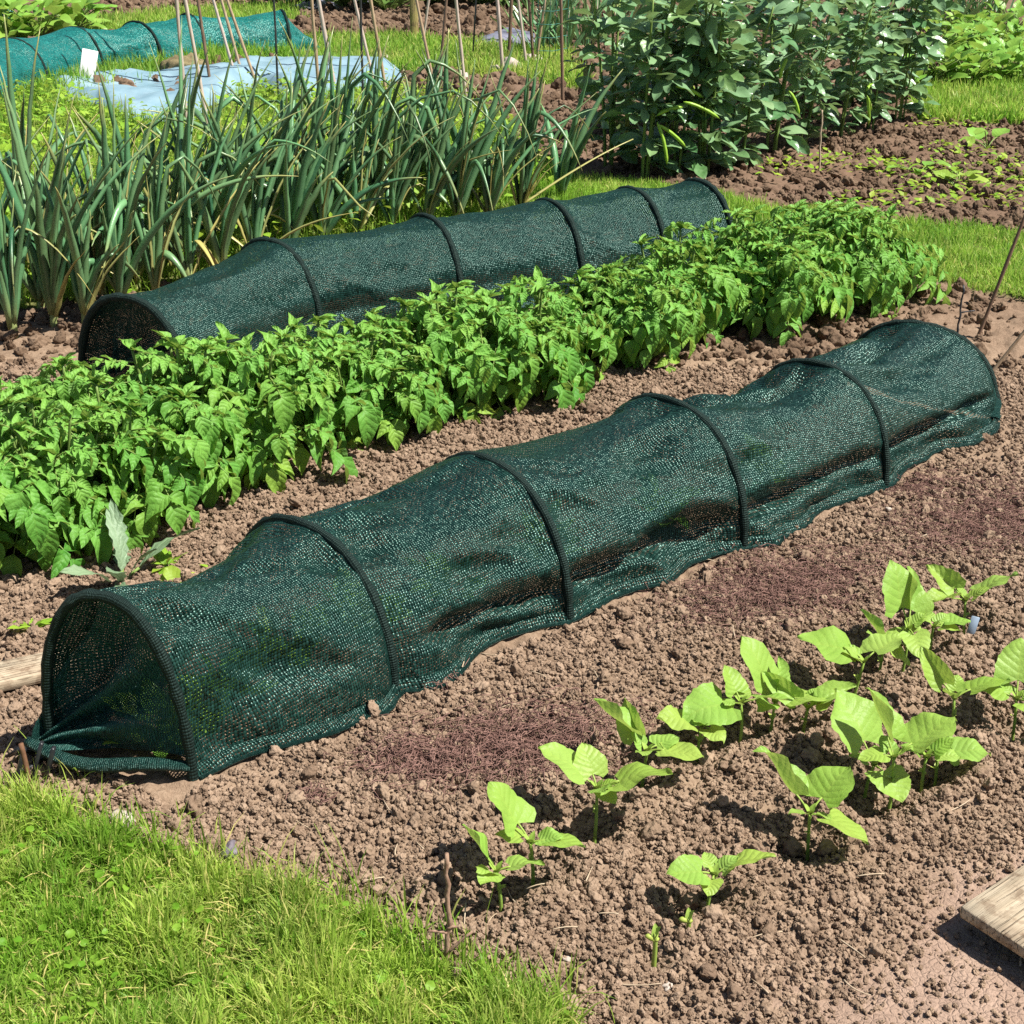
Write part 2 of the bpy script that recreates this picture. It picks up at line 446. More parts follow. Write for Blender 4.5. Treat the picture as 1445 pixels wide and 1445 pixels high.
def grass_mat(name, a, b, y, transl=0.35):
    t = NT(name)
    at = t.attr('tint'); sep = t.n('SeparateColor'); t.l(at.outputs['Color'], sep.inputs[0])
    col = t.mix(sep.outputs[0], a, b); col = t.mix(sep.outputs[1], col, y)
    p = t.bsdf(col, 0.5, 0.3)
    tr = t.n('BsdfTranslucent'); t.l(t.mix(0.4, col, b), tr.inputs[0])
    mx = t.n('MixShader'); mx.inputs[0].default_value = transl; t.l(p.outputs[0], mx.inputs[1]); t.l(tr.outputs[0], mx.inputs[2])
    return t.done(mx.outputs[0])

M = {}
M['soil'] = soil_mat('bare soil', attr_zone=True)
M['clod'] = soil_mat('crumbled soil', clod=True)
M['clodmoist'] = soil_mat('moist crumbled soil', clod=True, wet=0.62)
M['potato'] = leaf_mat('potato leaf', (0.070, 0.255, 0.030), (0.215, 0.485, 0.090), (0.42, 0.52, 0.06), 0.34, 0.50, 0.26, 5, 0.16, under=(0.20, 0.35, 0.11), bump=0.55)
M['bean'] = leaf_mat('bean seedling leaf', (0.22, 0.44, 0.055), (0.345, 0.55, 0.115), (0.54, 0.60, 0.11), 0.40, 0.46, 0.28, 6, 0.20, under=(0.24, 0.43, 0.10), bump=0.38)
M['beanstem'] = leaf_mat('bean seedling stem', (0.18, 0.33, 0.05), (0.28, 0.43, 0.08), (0.45, 0.50, 0.10), 0.15, 0.45, 0.3, 1, 0.0, bump=0.1)
M['stem'] = leaf_mat('green stem', (0.10, 0.20, 0.04), (0.20, 0.33, 0.08), (0.4, 0.42, 0.12), 0.1, 0.5, 0.3, 1, 0.0, bump=0.1)
M['onion'] = leaf_mat('onion leaf', (0.013, 0.082, 0.040), (0.145, 0.365, 0.160), (0.52, 0.46, 0.15), 0.14, 0.33, 0.55, 1, 0.0, bump=0.15)
M['broad'] = leaf_mat('broad bean leaf', (0.060, 0.195, 0.062), (0.285, 0.455, 0.245), (0.34, 0.46, 0.10), 0.26, 0.30, 0.6, 4, 0.12, under=(0.16, 0.28, 0.17), bump=0.2)
M['pod'] = leaf_mat('broad bean pod', (0.22, 0.42, 0.04), (0.34, 0.56, 0.06), (0.42, 0.58, 0.08), 0.1, 0.4, 0.35, 1, 0.0, bump=0.2)
M['lush'] = leaf_mat('lush bright leaf', (0.10, 0.30, 0.035), (0.26, 0.52, 0.08), (0.45, 0.55, 0.10), 0.35, 0.40, 0.4, 5, 0.15, bump=0.25)
M['weed'] = leaf_mat('weed leaf', (0.11, 0.30, 0.020), (0.29, 0.50, 0.045), (0.50, 0.55, 0.08), 0.35, 0.5, 0.25, 4, 0.1, bump=0.2)
M['thistle'] = leaf_mat('sow thistle leaf', (0.13, 0.22, 0.12), (0.24, 0.35, 0.21), (0.36, 0.44, 0.2), 0.2, 0.5, 0.3, 5, 0.3)
M['darkleaf'] = leaf_mat('dark bush leaf', (0.030, 0.095, 0.022), (0.09, 0.22, 0.045), (0.3, 0.36, 0.08), 0.25, 0.45, 0.3, 4, 0.1, bump=0.2)
M['grass'] = grass_mat('lawn grass', (0.14, 0.335, 0.022), (0.45, 0.645, 0.090), (0.74, 0.64, 0.24), 0.5)
M['grassy'] = grass_mat('rough grass', (0.11, 0.32, 0.020), (0.35, 0.60, 0.070), (0.72, 0.63, 0.22), 0.5)
M['net'] = net_mat('dark green shade net', (0.004, 0.020, 0.017), (0.021, 0.072, 0.056), 0.63, 0.0062, 0.0037, 0.55, 0.30)
M['netend'] = net_mat('dense brightened green net', (0.009, 0.042, 0.036), (0.045, 0.155, 0.130), 1.0, 0.0070, 0.0041, 0.5, 0.32)  # dense net; colour brightened to paint in light on the dim gathered end
M['net2'] = net_mat('taut dark green shade net', (0.005, 0.026, 0.022), (0.017, 0.062, 0.048), 0.72, 0.0064, 0.0038, 0.50, 0.32)
M['netteal'] = net_mat('teal shade net', (0.006, 0.12, 0.11), (0.026, 0.30, 0.27), 0.66, 0.012, 0.007, 0.45)
M['sleeve'] = net_mat('dark hoop sleeve', (0.001, 0.003, 0.003), (0.004, 0.010, 0.008), 1.5, 0.0052, 0.0046, 0.3, 0.7)
M['hem'] = net_mat('rolled net hem', (0.004, 0.022, 0.019), (0.016, 0.068, 0.056), 1.4, 0.006, 0.004, 0.6)
M['cane'] = plain_mat('bamboo cane', (0.30, 0.20, 0.115), (0.52, 0.39, 0.26), 12, 0.5, 0.35, 0.2, (6, 6, 1))
M['canedark'] = plain_mat('weathered cane', (0.12, 0.075, 0.05), (0.26, 0.17, 0.115), 12, 0.6, 0.3, 0.2, (6, 6, 1))
M['canepale'] = plain_mat('bleached cane', (0.42, 0.33, 0.27), (0.62, 0.52, 0.45), 12, 0.55, 0.3, 0.2, (6, 6, 1))
M['rod'] = plain_mat('dark metal rod', (0.02, 0.022, 0.025), (0.05, 0.05, 0.055), 40, 0.45, 0.5, 0.1)
M['twig'] = plain_mat('dry twig', (0.20, 0.115, 0.075), (0.40, 0.27, 0.19), 60, 0.85, 0.15, 0.5, (3, 3, 1))
M['wood'] = wood_mat('pale sawn board', (0.40, 0.325, 0.225), (0.55, 0.46, 0.335), (0.20, 0.145, 0.095))
M['post'] = wood_mat('yellowed post', (0.36, 0.29, 0.10), (0.50, 0.42, 0.18), (0.2, 0.15, 0.06))
M['stone'] = plain_mat('pale stone', (0.34, 0.28, 0.23), (0.55, 0.48, 0.41), 30, 0.85, 0.2, 0.5)
M['flint'] = plain_mat('grey purple flint', (0.10, 0.085, 0.10), (0.24, 0.21, 0.24), 30, 0.6, 0.35, 0.5)
M['sheet'] = plain_mat('pale blue plastic sheet', (0.16, 0.28, 0.34), (0.27, 0.39, 0.45), 6, 0.42, 0.45, 0.3, bdist=0.02)
M['darksheet'] = plain_mat('grey violet plastic sheet', (0.13, 0.13, 0.17), (0.24, 0.24, 0.30), 6, 0.4, 0.5, 0.3, bdist=0.02)
M['white'] = plain_mat('white plastic', (0.74, 0.73, 0.72), (0.80, 0.79, 0.77), 20, 0.45, 0.4, 0.1)
M['bluegrey'] = plain_mat('blue grey plastic', (0.22, 0.29, 0.38), (0.32, 0.40, 0.50), 20, 0.4, 0.4, 0.1)
M['teal_cord'] = plain_mat('green netting cord', (0.03, 0.14, 0.11), (0.06, 0.24, 0.19), 40, 0.5, 0.3, 0.1)
M['black'] = plain_mat('black plastic', (0.010, 0.011, 0.013), (0.03, 0.032, 0.036), 40, 0.35, 0.5, 0.2)
M['rust'] = plain_mat('rusty iron', (0.11, 0.055, 0.03), (0.22, 0.11, 0.06), 60, 0.8, 0.3, 0.5)
M['fibre'] = plain_mat('red brown fibre', (0.11, 0.058, 0.048), (0.32, 0.19, 0.155), 40, 0.9, 0.1, 0.2)
M['straw'] = plain_mat('dry straw', (0.36, 0.27, 0.18), (0.52, 0.42, 0.30), 30, 0.8, 0.15, 0.2)

# ------------------------------------------------------------------ bean seedlings: where they stand (photo pixel of the foot), how tall, their leaves
# leaf = (azimuth deg in plan, 0 = to the right, 90 = away; elevation deg of the blade axis; length m; width ratio; roll deg)
SEED = [
 ((707, 1285), .062, [(150, 62, .085, .60, 40), (5, 12, .070, .95, -25)], 'short bean seedling with one narrow upright leaf, nearest the forked twig'),
 ((752, 1245), .080, [(140, 52, .105, .80, 15), (-12, 6, .082, .95, -20)], 'bean seedling whose big upright leaf shades a black hollow beside the short seedling'),
 ((838, 1178), .088, [(158, 34, .110, .84, 14), (112, 50, .075, .80, 0), (-8, 24, .122, 1.0, -18), (-55, 4, .045, .8, 10)], 'largest three-leaved bean seedling of the front row, next to the red-brown mulch'),
 ((905, 1100), .070, [(148, 40, .120, .50, 35), (120, 34, .10, .55, -60), (-20, 8, .095, .60, 0), (20, 16, .06, .8, 0)], 'bean seedling with one dark folded leaf, touching the edge of the red-brown mulch'),
 ((985, 1066), .060, [(195, 24, .085, .8, -10), (30, 30, .075, .7, 10), (-60, 5, .06, .8, 0)], 'bean seedling squeezed between the dark-leaved one and the drooping disc-leaved one'),
 ((1042, 1050), .066, [(205, 2, .115, .90, -15), (120, 58, .070, .75, 10), (-5, 12, .088, .85, -25)], 'bean seedling with a drooping disc-like leaf and a tall narrow one behind'),
 ((1086, 1030), .070, [(128, 60, .125, .80, 15), (-8, 12, .098, .85, -12), (70, 65, .080, .5, 60)], 'bean seedling with a tall pointed leaf standing over its flat one'),
 ((1133, 1032), .052, [(160, 34, .10, .42, -60), (15, 24, .095, .42, 20)], 'small bean seedling half hidden between two larger ones, its leaves edge-on'),
 ((1200, 985), .078, [(165, 20, .125, .88, 0), (35, 20, .095, .80, -10), (190, 40, .05, .7, 0)], 'bean seedling with a broad crinkled leaf spread to the left over the mulch'),
 ((1240, 952), .062, [(25, 18, .085, .65, -12), (-30, -25, .06, .6, 0), (150, 66, .085, .45, 55)], 'bean seedling with a rolled dark leaf and a bent lower tip'),
 ((1274, 940), .078, [(112, 68, .130, .80, 4), (75, 55, .120, .45, 55), (-85, -12, .080, .72, 0)], 'tallest bean seedling with one big upright shield-shaped leaf'),
 ((1312, 918), .060, [(10, 10, .075, .9, -10), (-25, 12, .05, .8, 0)], 'low bean seedling with one round leaf beside the tallest seedling'),
 ((1363, 884), .072, [(148, 38, .100, .50, -40), (12, 30, .115, .62, -20), (195, 4, .100, .5, 10)], 'bean seedling growing against the blue-grey plant label'),
 ((997, 1275), .058, [(195, 18, .075, .85, -10), (12, 24, .092, .62, -20), (-110, 0, .045, .8, 0)], 'bean seedling with a pair of spread leaves just behind the snapped stump'),
 ((1143, 1190), .076, [(135, 40, .125, .42, 40), (40, 36, .100, 1.0, -10), (-38, -6, .100, .85, -20)], 'bean seedling standing alone with a narrow leaf pointing back and a broad folded one'),
 ((1222, 1108), .072, [(122, 54, .135, .85, 6), (-70, -6, .085, .98, 0)], 'bean seedling with a tall round leaf facing the tunnel, left of the biggest one'),
 ((1255, 1136), .088, [(112, 60, .115, .42, 45), (22, 28, .120, .88, -14), (190, 10, .06, .7, 0)], 'biggest bean seedling of the second row, its broad leaf spread over a bare stem'),
 ((1303, 1108), .060, [(-5, 6, .055, .8, 0), (160, 25, .045, .7, 0)], 'small bean seedling with tiny leaves beside the biggest one of the second row'),
 ((1322, 1092), .060, [(-10, 10, .085, .75, 5), (20, -30, .060, .8, 40), (150, 20, .06, .7, 0)], 'bean seedling with a bent-down leaf, between the small-leaved one and the frame edge'),
 ((1346, 1032), .062, [(135, 46, .105, .45, -50), (15, 20, .105, .70, -20)], 'bean seedling with one dark upright leaf and one pale leaf, behind the bent-leaved one'),
 ((1432, 1026), .070, [(75, 55, .110, .80, 0), (165, 12, .080, .7, 0), (-60, 6, .09, .9, 0)], 'bean seedling cut by the picture edge, second row'),
]
BUDS = [((922, 1357), .070, 'snapped bean stump with a tiny bud and no leaves'), ((970, 1316), .034, 'very small curled bean shoot just emerging beside the stump')]
for (p, h, lv, lb) in SEED:
    g = G(*p); PITS.append((g[0] - 0.02, g[1] + 0.02, 0.055, 0.036))
for (p, h, lb) in BUDS:
    g = G(*p); PITS.append((g[0] - 0.01, g[1] + 0.02, 0.035, 0.018))

# ------------------------------------------------------------------ ground: one sheet, fine where the camera is near
def axis(parts):
    out = []
    for a, b, st in parts: out.append(np.arange(a, b - 1e-9, st))
    return np.concatenate(out)
def build_ground():
    gx = np.concatenate([-np.geomspace(260, 3.2, 34), axis([(-3.0, -1.5, .05), (-1.5, 1.9, .0085), (1.9, 4.0, .05)]), np.geomspace(4.1, 260, 32)])
    gy = np.concatenate([[-40, -12, -4, -1, 0, .5, .8], axis([(1.0, 1.35, .04), (1.35, 3.3, .0078), (3.3, 6.2, .018), (6.2, 17, .07)]), np.geomspace(17.2, 420, 36)])
    X, Y = np.meshgrid(gx, gy, indexing='xy')
    Z = hfine(X, Y)
    gm = grass_mask(X, Y)
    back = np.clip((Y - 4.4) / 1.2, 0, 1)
    Z = np.where(Y > 18, 0.25 * fbm(X * .03, Y * .03, 3, 3), Z)
    Z = Z * np.where(gm > .5, 0.5, 1) + 0.008 * gm
    Z = Z + back * (1 - gm) * 0.03 * fbm(X * 5, Y * 5, 61, 3) * (Y < 18)
    nx, ny = len(gx), len(gy)
    i, j = np.meshgrid(np.arange(ny - 1), np.arange(nx - 1), indexing='ij')
    a = (i * nx + j).ravel()
    Q = np.stack([a, a + 1, a + nx + 1, a + nx], -1)
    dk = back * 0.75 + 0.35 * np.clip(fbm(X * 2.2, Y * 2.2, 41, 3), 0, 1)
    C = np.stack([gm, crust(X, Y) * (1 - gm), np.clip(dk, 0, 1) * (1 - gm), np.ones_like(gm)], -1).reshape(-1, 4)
    acc = Acc(); acc.add(np.stack([X, Y, Z], -1).reshape(-1, 3), Q, None, C)
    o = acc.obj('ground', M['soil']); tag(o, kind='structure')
build_ground()

# ------------------------------------------------------------------ crumbled soil: loose clods (stuff), clod shapes grown in a node tree
def clod_tree(nvar, mat):
    ng = bpy.data.node_groups.new('soil clods', 'GeometryNodeTree')
    ng.interface.new_socket('Geometry', in_out='INPUT', socket_type='NodeSocketGeometry')
    ng.interface.new_socket('Geometry', in_out='OUTPUT', socket_type='NodeSocketGeometry')
    N = lambda t: ng.nodes.new(t)
    gi, go = N('NodeGroupInput'), N('NodeGroupOutput')
    L = ng.links.new
    m2p = N('GeometryNodeMeshToPoints'); L(gi.outputs[0], m2p.inputs[0])
    g2i = N('GeometryNodeGeometryToInstance')
    for k in range(nvar):
        ico = N('GeometryNodeMeshIcoSphere'); ico.inputs['Radius'].default_value = 0.5; ico.inputs['Subdivisions'].default_value = 4
        pos = N('GeometryNodeInputPosition')
        off = N('ShaderNodeVectorMath'); off.operation = 'ADD'; L(pos.outputs[0], off.inputs[0]); off.inputs[1].default_value = (k * 7.3, k * 3.1, k * 1.7)
        sm = None
        for (sc, am, dt) in ((1.5, 0.80, 1.0), (3.8, 0.50, 2.0), (9.0, 0.22, 2.0)):
            nz = N('ShaderNodeTexNoise'); nz.inputs['Scale'].default_value = sc; nz.inputs['Detail'].default_value = dt; L(off.outputs[0], nz.inputs['Vector'])
            a = N('ShaderNodeMath'); a.operation = 'MULTIPLY_ADD'; L(nz.outputs['Fac'], a.inputs[0]); a.inputs[1].default_value = am * 2; a.inputs[2].default_value = -am
            if sm is None: sm = a
            else:
                b = N('ShaderNodeMath'); b.operation = 'ADD'; L(sm.outputs[0], b.inputs[0]); L(a.outputs[0], b.inputs[1]); sm = b
        scl = N('ShaderNodeVectorMath'); scl.operation = 'SCALE'; L(pos.outputs[0], scl.inputs[0]); L(sm.outputs[0], scl.inputs['Scale'])
        sp = N('GeometryNodeSetPosition'); L(ico.outputs[0], sp.inputs['Geometry']); L(scl.outputs[0], sp.inputs['Offset'])
        ss = N('GeometryNodeSetShadeSmooth'); L(sp.outputs[0], ss.inputs[0])
        mt = N('GeometryNodeSetMaterial'); mt.inputs['Material'].default_value = mat; L(ss.outputs[0], mt.inputs[0])
        L(mt.outputs[0], g2i.inputs[0])
    iop = N('GeometryNodeInstanceOnPoints'); L(m2p.outputs[0], iop.inputs['Points']); L(g2i.outputs[0], iop.inputs['Instance'])
    iop.inputs['Pick Instance'].default_value = True
    def named(n, typ):
        x = N('GeometryNodeInputNamedAttribute'); x.data_type = typ; x.inputs['Name'].default_value = n; return x.outputs[0]
    L(named('idx', 'INT'), iop.inputs['Instance Index'])
    L(named('rot', 'FLOAT_VECTOR'), iop.inputs['Rotation'])
    L(named('scl', 'FLOAT_VECTOR'), iop.inputs['Scale'])
    L(iop.outputs[0], go.inputs[0])
    return ng
NVAR = 5
CLODS = {m: clod_tree(NVAR, M[m]) for m in ('clod', 'clodmoist')}

def scatter_clods(name, P, size, label, mat):
    n = len(P)
    me = bpy.data.meshes.new(name); me.vertices.add(n); me.vertices.foreach_set('co', P.ravel().astype(np.float32))
    a = me.attributes.new('idx', 'INT', 'POINT'); a.data.foreach_set('value', RNG.integers(0, NVAR, n).astype(np.int32))
    a = me.attributes.new('rot', 'FLOAT_VECTOR', 'POINT'); a.data.foreach_set('vector', RNG.uniform(0, 6.28, n * 3).astype(np.float32))
    sc = size[:, None] * RNG.uniform(.6, 1.3, (n, 3)) 
    a = me.attributes.new('scl', 'FLOAT_VECTOR', 'POINT'); a.data.foreach_set('vector', sc.ravel().astype(np.float32))
    me.materials.append(M[mat])
    o = bpy.data.objects.new(name, me); COL.objects.link(o)
    md = o.modifiers.new('clods', 'NODES'); md.node_group = CLODS[mat]
    return tag(o, label, 'soil', kind='stuff')

def in_view(x, y, mx=0.25):
    """keep what the picture, or one from a step to the side, can show"""
    hw = (np.asarray(y) * _c + CH * _s) * (W0 / 2 / F)
    return (np.abs(x) < hw + mx) & (np.asarray(y) > 1.35)

def soil_points(n, x0, x1, y0, y1, keep):
    x = RNG.uniform(x0, x1, n); y = RNG.uniform(y0, y1, n)
    k = in_view(x, y, 0.65) & (grass_mask(x, y) < 0.5) & keep(x, y) & off_nets(x, y)
    return x[k], y[k]
def sizes(n, lo, hi, p=2.2):
    return lo + (hi - lo) * RNG.random(n) ** p

def build_clods():
    clump = lambda x, y: (RNG.random(x.shape) < np.clip(0.62 + 0.7 * fbm(x * 5, y * 5, 51, 3), .2, 1) * (1 - 0.93 * crust(x, y)))
    pit = lambda x, y: np.min([np.hypot(x - q[0] - .02, y - q[1] + .02) for q in PITS], axis=0) > .016
    Ps, Ss = [], []
    def put(n, box, keep, lo, hi, p):
        x, y = soil_points(n, *box, keep); x_, y_ = x, y; s = sizes(len(x), lo, hi, p); Ps.append((x, y)); Ss.append(s)
    put(345000, (-1.9, 2.4, 1.4, 4.3), lambda x, y: clump(x, y) & pit(x, y), .005, .0135, 1.8)
    put(5800, (-1.9, 2.4, 1.4, 4.3), lambda x, y: clump(x, y) & pit(x, y), .013, .030, 2.4)
    put(160000, (-1.6, 2.0, 1.4, 3.2), lambda x, y: RNG.random(x.shape) < (1 - 0.8 * crust(x, y)), .003, .008, 1.5)
    def flush(nm, lb, mat, up):
        x = np.concatenate([p[0] for p in Ps]); y = np.concatenate([p[1] for p in Ps]); s = np.concatenate(Ss)
        z = hfine(x, y) + s * RNG.uniform(-0.05, up, len(s))
        scatter_clods(nm, np.stack([x, y, z], -1), s, lb, mat); Ps.clear(); Ss.clear()
    flush('soil_crumbs', 'loose brown soil crumbs and clods covering the near dug bed', 'clod', .62)
    put(78000, (-3.4, 4.4, 4.3, 9.5), lambda x, y: RNG.random(x.shape) < np.clip(.5 + .8 * fbm(x * 3, y * 3, 53, 3), .1, 1), .010, .055, 3.0)
    put(16000, (-5, 5, 9.5, 18), lambda x, y: x == x, .03, .12, 3.0)
    flush('soil_clods', 'darker moist clods covering the far beds', 'clodmoist', .30)

# ------------------------------------------------------------------ net tunnels
def superarch(n, p=2.25):
    """unit arch from left foot (-1,0) over (0,1) to right foot (1,0), evenly spaced"""
    th = np.linspace(np.pi, 0, 400)
    x = np.sign(np.cos(th)) * np.abs(np.cos(th)) ** (2 / p); z = np.abs(np.sin(th)) ** (2 / p)
    s = np.concatenate([[0], np.cumsum(np.hypot(np.diff(x), np.diff(z)))]); s /= s[-1]
    q = np.linspace(0, 1, n)
    return np.interp(q, s, x), np.interp(q, s, z)

def tunnel(name, hoops, label, cat='net tunnel', group=None, net='net', sag=.10, wrinkle=.016, skirt=.035, seed=1, nbay=44, hoop_r=.0088,
           near=None, far=None, groove=.022, gapped=True, per=1.0, pinch=.06, first=None):
    """hoops: (x, y, width, height) centres on the ground; near / far: point where that end is drawn together"""
    H = np.array(hoops, float); C = H[:, :2]
    T = unit(np.gradient(C, axis=0))
    if first is not None: T[0] = unit(np.asarray(first, float))
    root = empty(name, (C[0][0], C[0][1], 0), label, cat, group)
    org = np.array([C[0][0], C[0][1], 0])
    NA = 78; NS = 5
    ax, az = superarch(NA)
    rows = []; uvs = []
    slen = np.concatenate([[0], np.cumsum(np.linalg.norm(np.diff(C, axis=0), axis=1))])
    prof_len = 1.25
    nb = len(H) - 1
    for b in range(nb):
        m = nbay if b < nb - 1 else nbay + 1
        for k in range(m):
            t = k / nbay
            c = C[b] * (1 - t) + C[b + 1] * t
            d = unit(T[b] * (1 - t) + T[b + 1] * t); nn = np.array([d[1], -d[0]])
            tt = t * t * (3 - 2 * t)
            w = H[b, 2] * (1 - tt) + H[b + 1, 2] * tt; h = H[b, 3] * (1 - tt) + H[b + 1, 3] * tt
            slack = 4 * t * (1 - t)
            s = slen[b] + t * (slen[b + 1] - slen[b])
            hk = math.exp(-(min(t, 1 - t) * (slen[b + 1] - slen[b]) / .035) ** 2)
            free = 1 - hk * .9
            x = ax * w / 2 * (1 - pinch * slack * np.clip(az, .2, 1)); z = az * h * (1 - sag * slack * az ** 2)
            v = np.linspace(0, 1, NA)
            nx_ = ax; nz_ = az * .9 + .05; ln = np.hypot(nx_, nz_); nx_ = nx_ / ln; nz_ = nz_ / ln
            wr = wrinkle * (1.5 * fbm(s * 2.3 + v * 2.0, v * 4.5, seed, 2) + 1.1 * (.32 - np.abs(fbm(s * 3.6 - v * 3.2, v * 4.2, seed + 5, 2))) * 1.6 + .35 * fbm(s * 9 - v * 5.0, v * 9, seed + 6, 2))
            gz = .30 + .13 * fbm(np.array([s * 2.6]), np.array([.3]), seed + 13, 2)[0]
            gs = np.clip(.55 + 1.1 * fbm(np.array([s * 1.9]), np.array([7.7]), seed + 14, 2)[0], 0, 1.2)
            wr = wr - groove * gs * np.exp(-((az - gz) / .06) ** 2) * (ax > 0) + groove * .8 * gs * np.exp(-((az - gz - .2) / .1) ** 2) * (ax > 0)
            wr = np.clip(wr - .006, -.075, .010 + .02 * np.clip(1 - az * 1.4, 0, 1)) * free
            x = x + nx_ * wr; z = np.maximum(z + nz_ * wr, .004)
            # skirts lying on the soil
            sk = skirt * (1 + .10 * fbm(np.array([s * 5]), np.array([2.2]), seed + 21, 2)[0]) * (1 - .35 * hk)
            q = (np.arange(NS) + 1) / NS
            xr = x[-1] + sk * q; xl = x[0] - sk * q
            xx = np.concatenate([xl[::-1], x, xr])
            P2 = c[None] + nn[None] * xx[:, None]
            zg = hz(P2[:, 0], P2[:, 1])
            ripple = .006 * (1 + fbm(s * 14 + 0 * q, q * 2, seed + 25, 2))
            zz = np.concatenate([(ripple * (1 - q) + .026 - .020 * q ** 2)[::-1], z + .016, ripple * (1 - q) + .026 - .020 * q ** 2]) + zg * np.concatenate([np.ones(NS), np.clip(1 - az * 2, 0, 1), np.ones(NS)])
            rows.append(np.c_[P2, zz])
            vm = np.concatenate([-(q * sk)[::-1], v * prof_len * (.45 * w + .8 * h) , prof_len * (.45 * w + .8 * h) + q * sk])
            uvs.append(np.c_[np.full(len(xx), s), vm, np.zeros(len(xx))])
    rows = np.array(rows); uvs = np.array(uvs)
    m, n = rows.shape[:2]
    V = rows.reshape(-1, 3) - org
    i, j = np.meshgrid(np.arange(m - 1), np.arange(n - 1), indexing='ij'); a = (i * n + j).ravel()
    acc = Acc(); acc.add(V, np.stack([a, a + 1, a + n + 1, a + n], -1), None, None, uvs.reshape(-1, 3))
    acc.obj('net_cover', M[net], root)
    for side in (0, -1):
        if net == 'netteal': break
        e = rows[::3, side] - org; e = np.array(e); e[:, 2] += .003
        ac = Acc(); add_tube(ac, e, .0045, 6); ac.obj('edge_hem', M['hem'], root)
    # hoops in their sleeves
    for b in range(len(H)):
        d = T[b]; nn = np.array([d[1], -d[0]])
        hx, hzv = superarch(44)
        pts = np.c_[C[b][None] + nn[None] * (hx * (H[b, 2] / 2 + .003))[:, None], hzv * (H[b, 3] + .003) + .008]
        zg = hz(pts[:, 0], pts[:, 1]); pts[:, 2] += zg * np.clip(1 - hzv * 2, 0, 1)
        foot0 = pts[0] - [0, 0, .03]; foot1 = pts[-1] - [0, 0, .03]
        pts = np.vstack([foot0, pts, foot1]) - org
        ac = Acc(); rr = np.full(len(pts), hoop_r) * (1 + .10 * np.sin(np.arange(len(pts)) * 1.9) + np.random.default_rng(seed + b).normal(0, .08, len(pts)))
        Vt, Qt, Tt, ut = tube(pts, rr, 10, True); ac.add(Vt, Qt, Tt, None, ut * np.array([.95, .055, 0])); ac.obj('hoop', M['sleeve'], root)
    # gathered ends
    for end, gp, idx, sgn in (('near', near, 0, -1), ('far', far, -1, 1)):
        if gp is None: continue
        gp = np.asarray(gp, float)
        row = rows[idx]
        core = row[NS:-NS]
        d3 = np.array([*(T[idx] * sgn), 0.0])
        K = 26
        if end == 'near' and gapped: core = core[:int(len(core) * .985)]
        Vv = []; Uv = []
        nC = len(core); vv = np.linspace(0, 1, nC)
        for k in range(K + 1):
            t = k / K
            te = t ** .9
            base = core * (1 - te) + gp[None] * te
            sagin = math.sin(math.pi * min(1, t * 1.02)) 
            deep = (.075 if end == 'near' else .02) * np.clip(core[:, 2] / H[idx, 3] + .15, 0, 1)
            inward = -d3[None] * (deep * math.sin(math.pi * min(1, t ** .55)))[:, None]
            fold = .05 * sagin * (np.abs(np.sin(vv * 13 + 2.5 * fbm(vv * 3, vv * 0 + t, seed + 31, 2))) - .5) + .02 * sagin * fbm(vv * 5, vv * 0 + t * 3, seed + 33, 3)
            p = base + inward + d3[None] * fold[:, None]
            p[:, 2] -= .035 * sagin * np.clip(core[:, 2] / (H[idx, 3]), 0, 1) ** 1.5
            p[:, 2] += .5 * fold
            p[:, 2] = np.maximum(p[:, 2], .012)
            Vv.append(p); Uv.append(np.c_[np.full(nC, t * .5), vv * .9 * (1 - .6 * t), np.zeros(nC)])
        Vv = np.array(Vv); m, n = Vv.shape[:2]
        i, j = np.meshgrid(np.arange(m - 1), np.arange(n - 1), indexing='ij'); a = (i * n + j).ravel()
        ac = Acc(); ac.add(Vv.reshape(-1, 3) - org, np.stack([a, a + n, a + n + 1, a + 1], -1), None, None, np.array(Uv).reshape(-1, 3))
        ac.obj('gathered_end', M['netend' if net == 'net' else net], root)
        if end == 'near' and gapped:
            f0 = row[-NS - 1] + [0, 0, .012]
            mid = (f0 + gp) / 2 + np.array([*( -T[idx] * .045), -.004])
            pts = bez(f0, mid, gp + [0, 0, .012], 22)
            pts[:, 2] += .008 * np.sin(np.linspace(0, 7, 22))
            ac = Acc(); V, Q, T3, uv = tube(pts - org, (.010 + .005 * np.sin(np.linspace(0.2, 3, 22))), 12, True, .8)
            uv = uv * np.array([.5, .12, 0]); ac.add(V, Q, T3, None, uv); ac.obj('hem', M['hem'], root)
    return root

def hoop_from_px(rb, ap, dirv, w, h):
    """centre on the ground of the hoop whose right foot shows at pixel rb"""
    n = np.array([dirv[1], -dirv[0]]); g = G(*rb); c = g - n * w / 2
    return (c[0], c[1], w, h)
D1 = unit(np.array([.75, .6615]))
FRONT = []
for rb, ap, w, h in [((266, 1106), 0, .405, .312), ((541, 990), 0, .47, .286), ((805, 882), 0, .50, .288), ((1052, 778), 0, .49, .296), ((1243, 692), 0, .44, .276), ((1394, 600), 0, .48, .232)]:
    FRONT.append(hoop_from_px(rb, ap, D1, w, h))
fa, fb = G(84, 1078), G(266, 1106); FRONT[0] = (*((fa + fb) / 2), float(np.linalg.norm(fb - fa)) + .015, .352); FT = unit(np.array([-(fb - fa)[1], (fb - fa)[0]]))
gn = G(46, 1086); gf = G(1409, 606)
tunnel('net_tunnel', FRONT, 'long dark green net tunnel on bare soil beside the bean seedlings, wrinkled between hoops', group='dark green net tunnels',
       net='net', first=FT, skirt=.022, hoop_r=.0100, sag=.155, wrinkle=.040, groove=.050, seed=3, near=(gn[0], gn[1], .045), far=(gf[0], gf[1], .03))
AP2 = [(178, 425), (383, 345), (605, 311), (778, 289), (895, 272), (990, 261)]
BACK = []
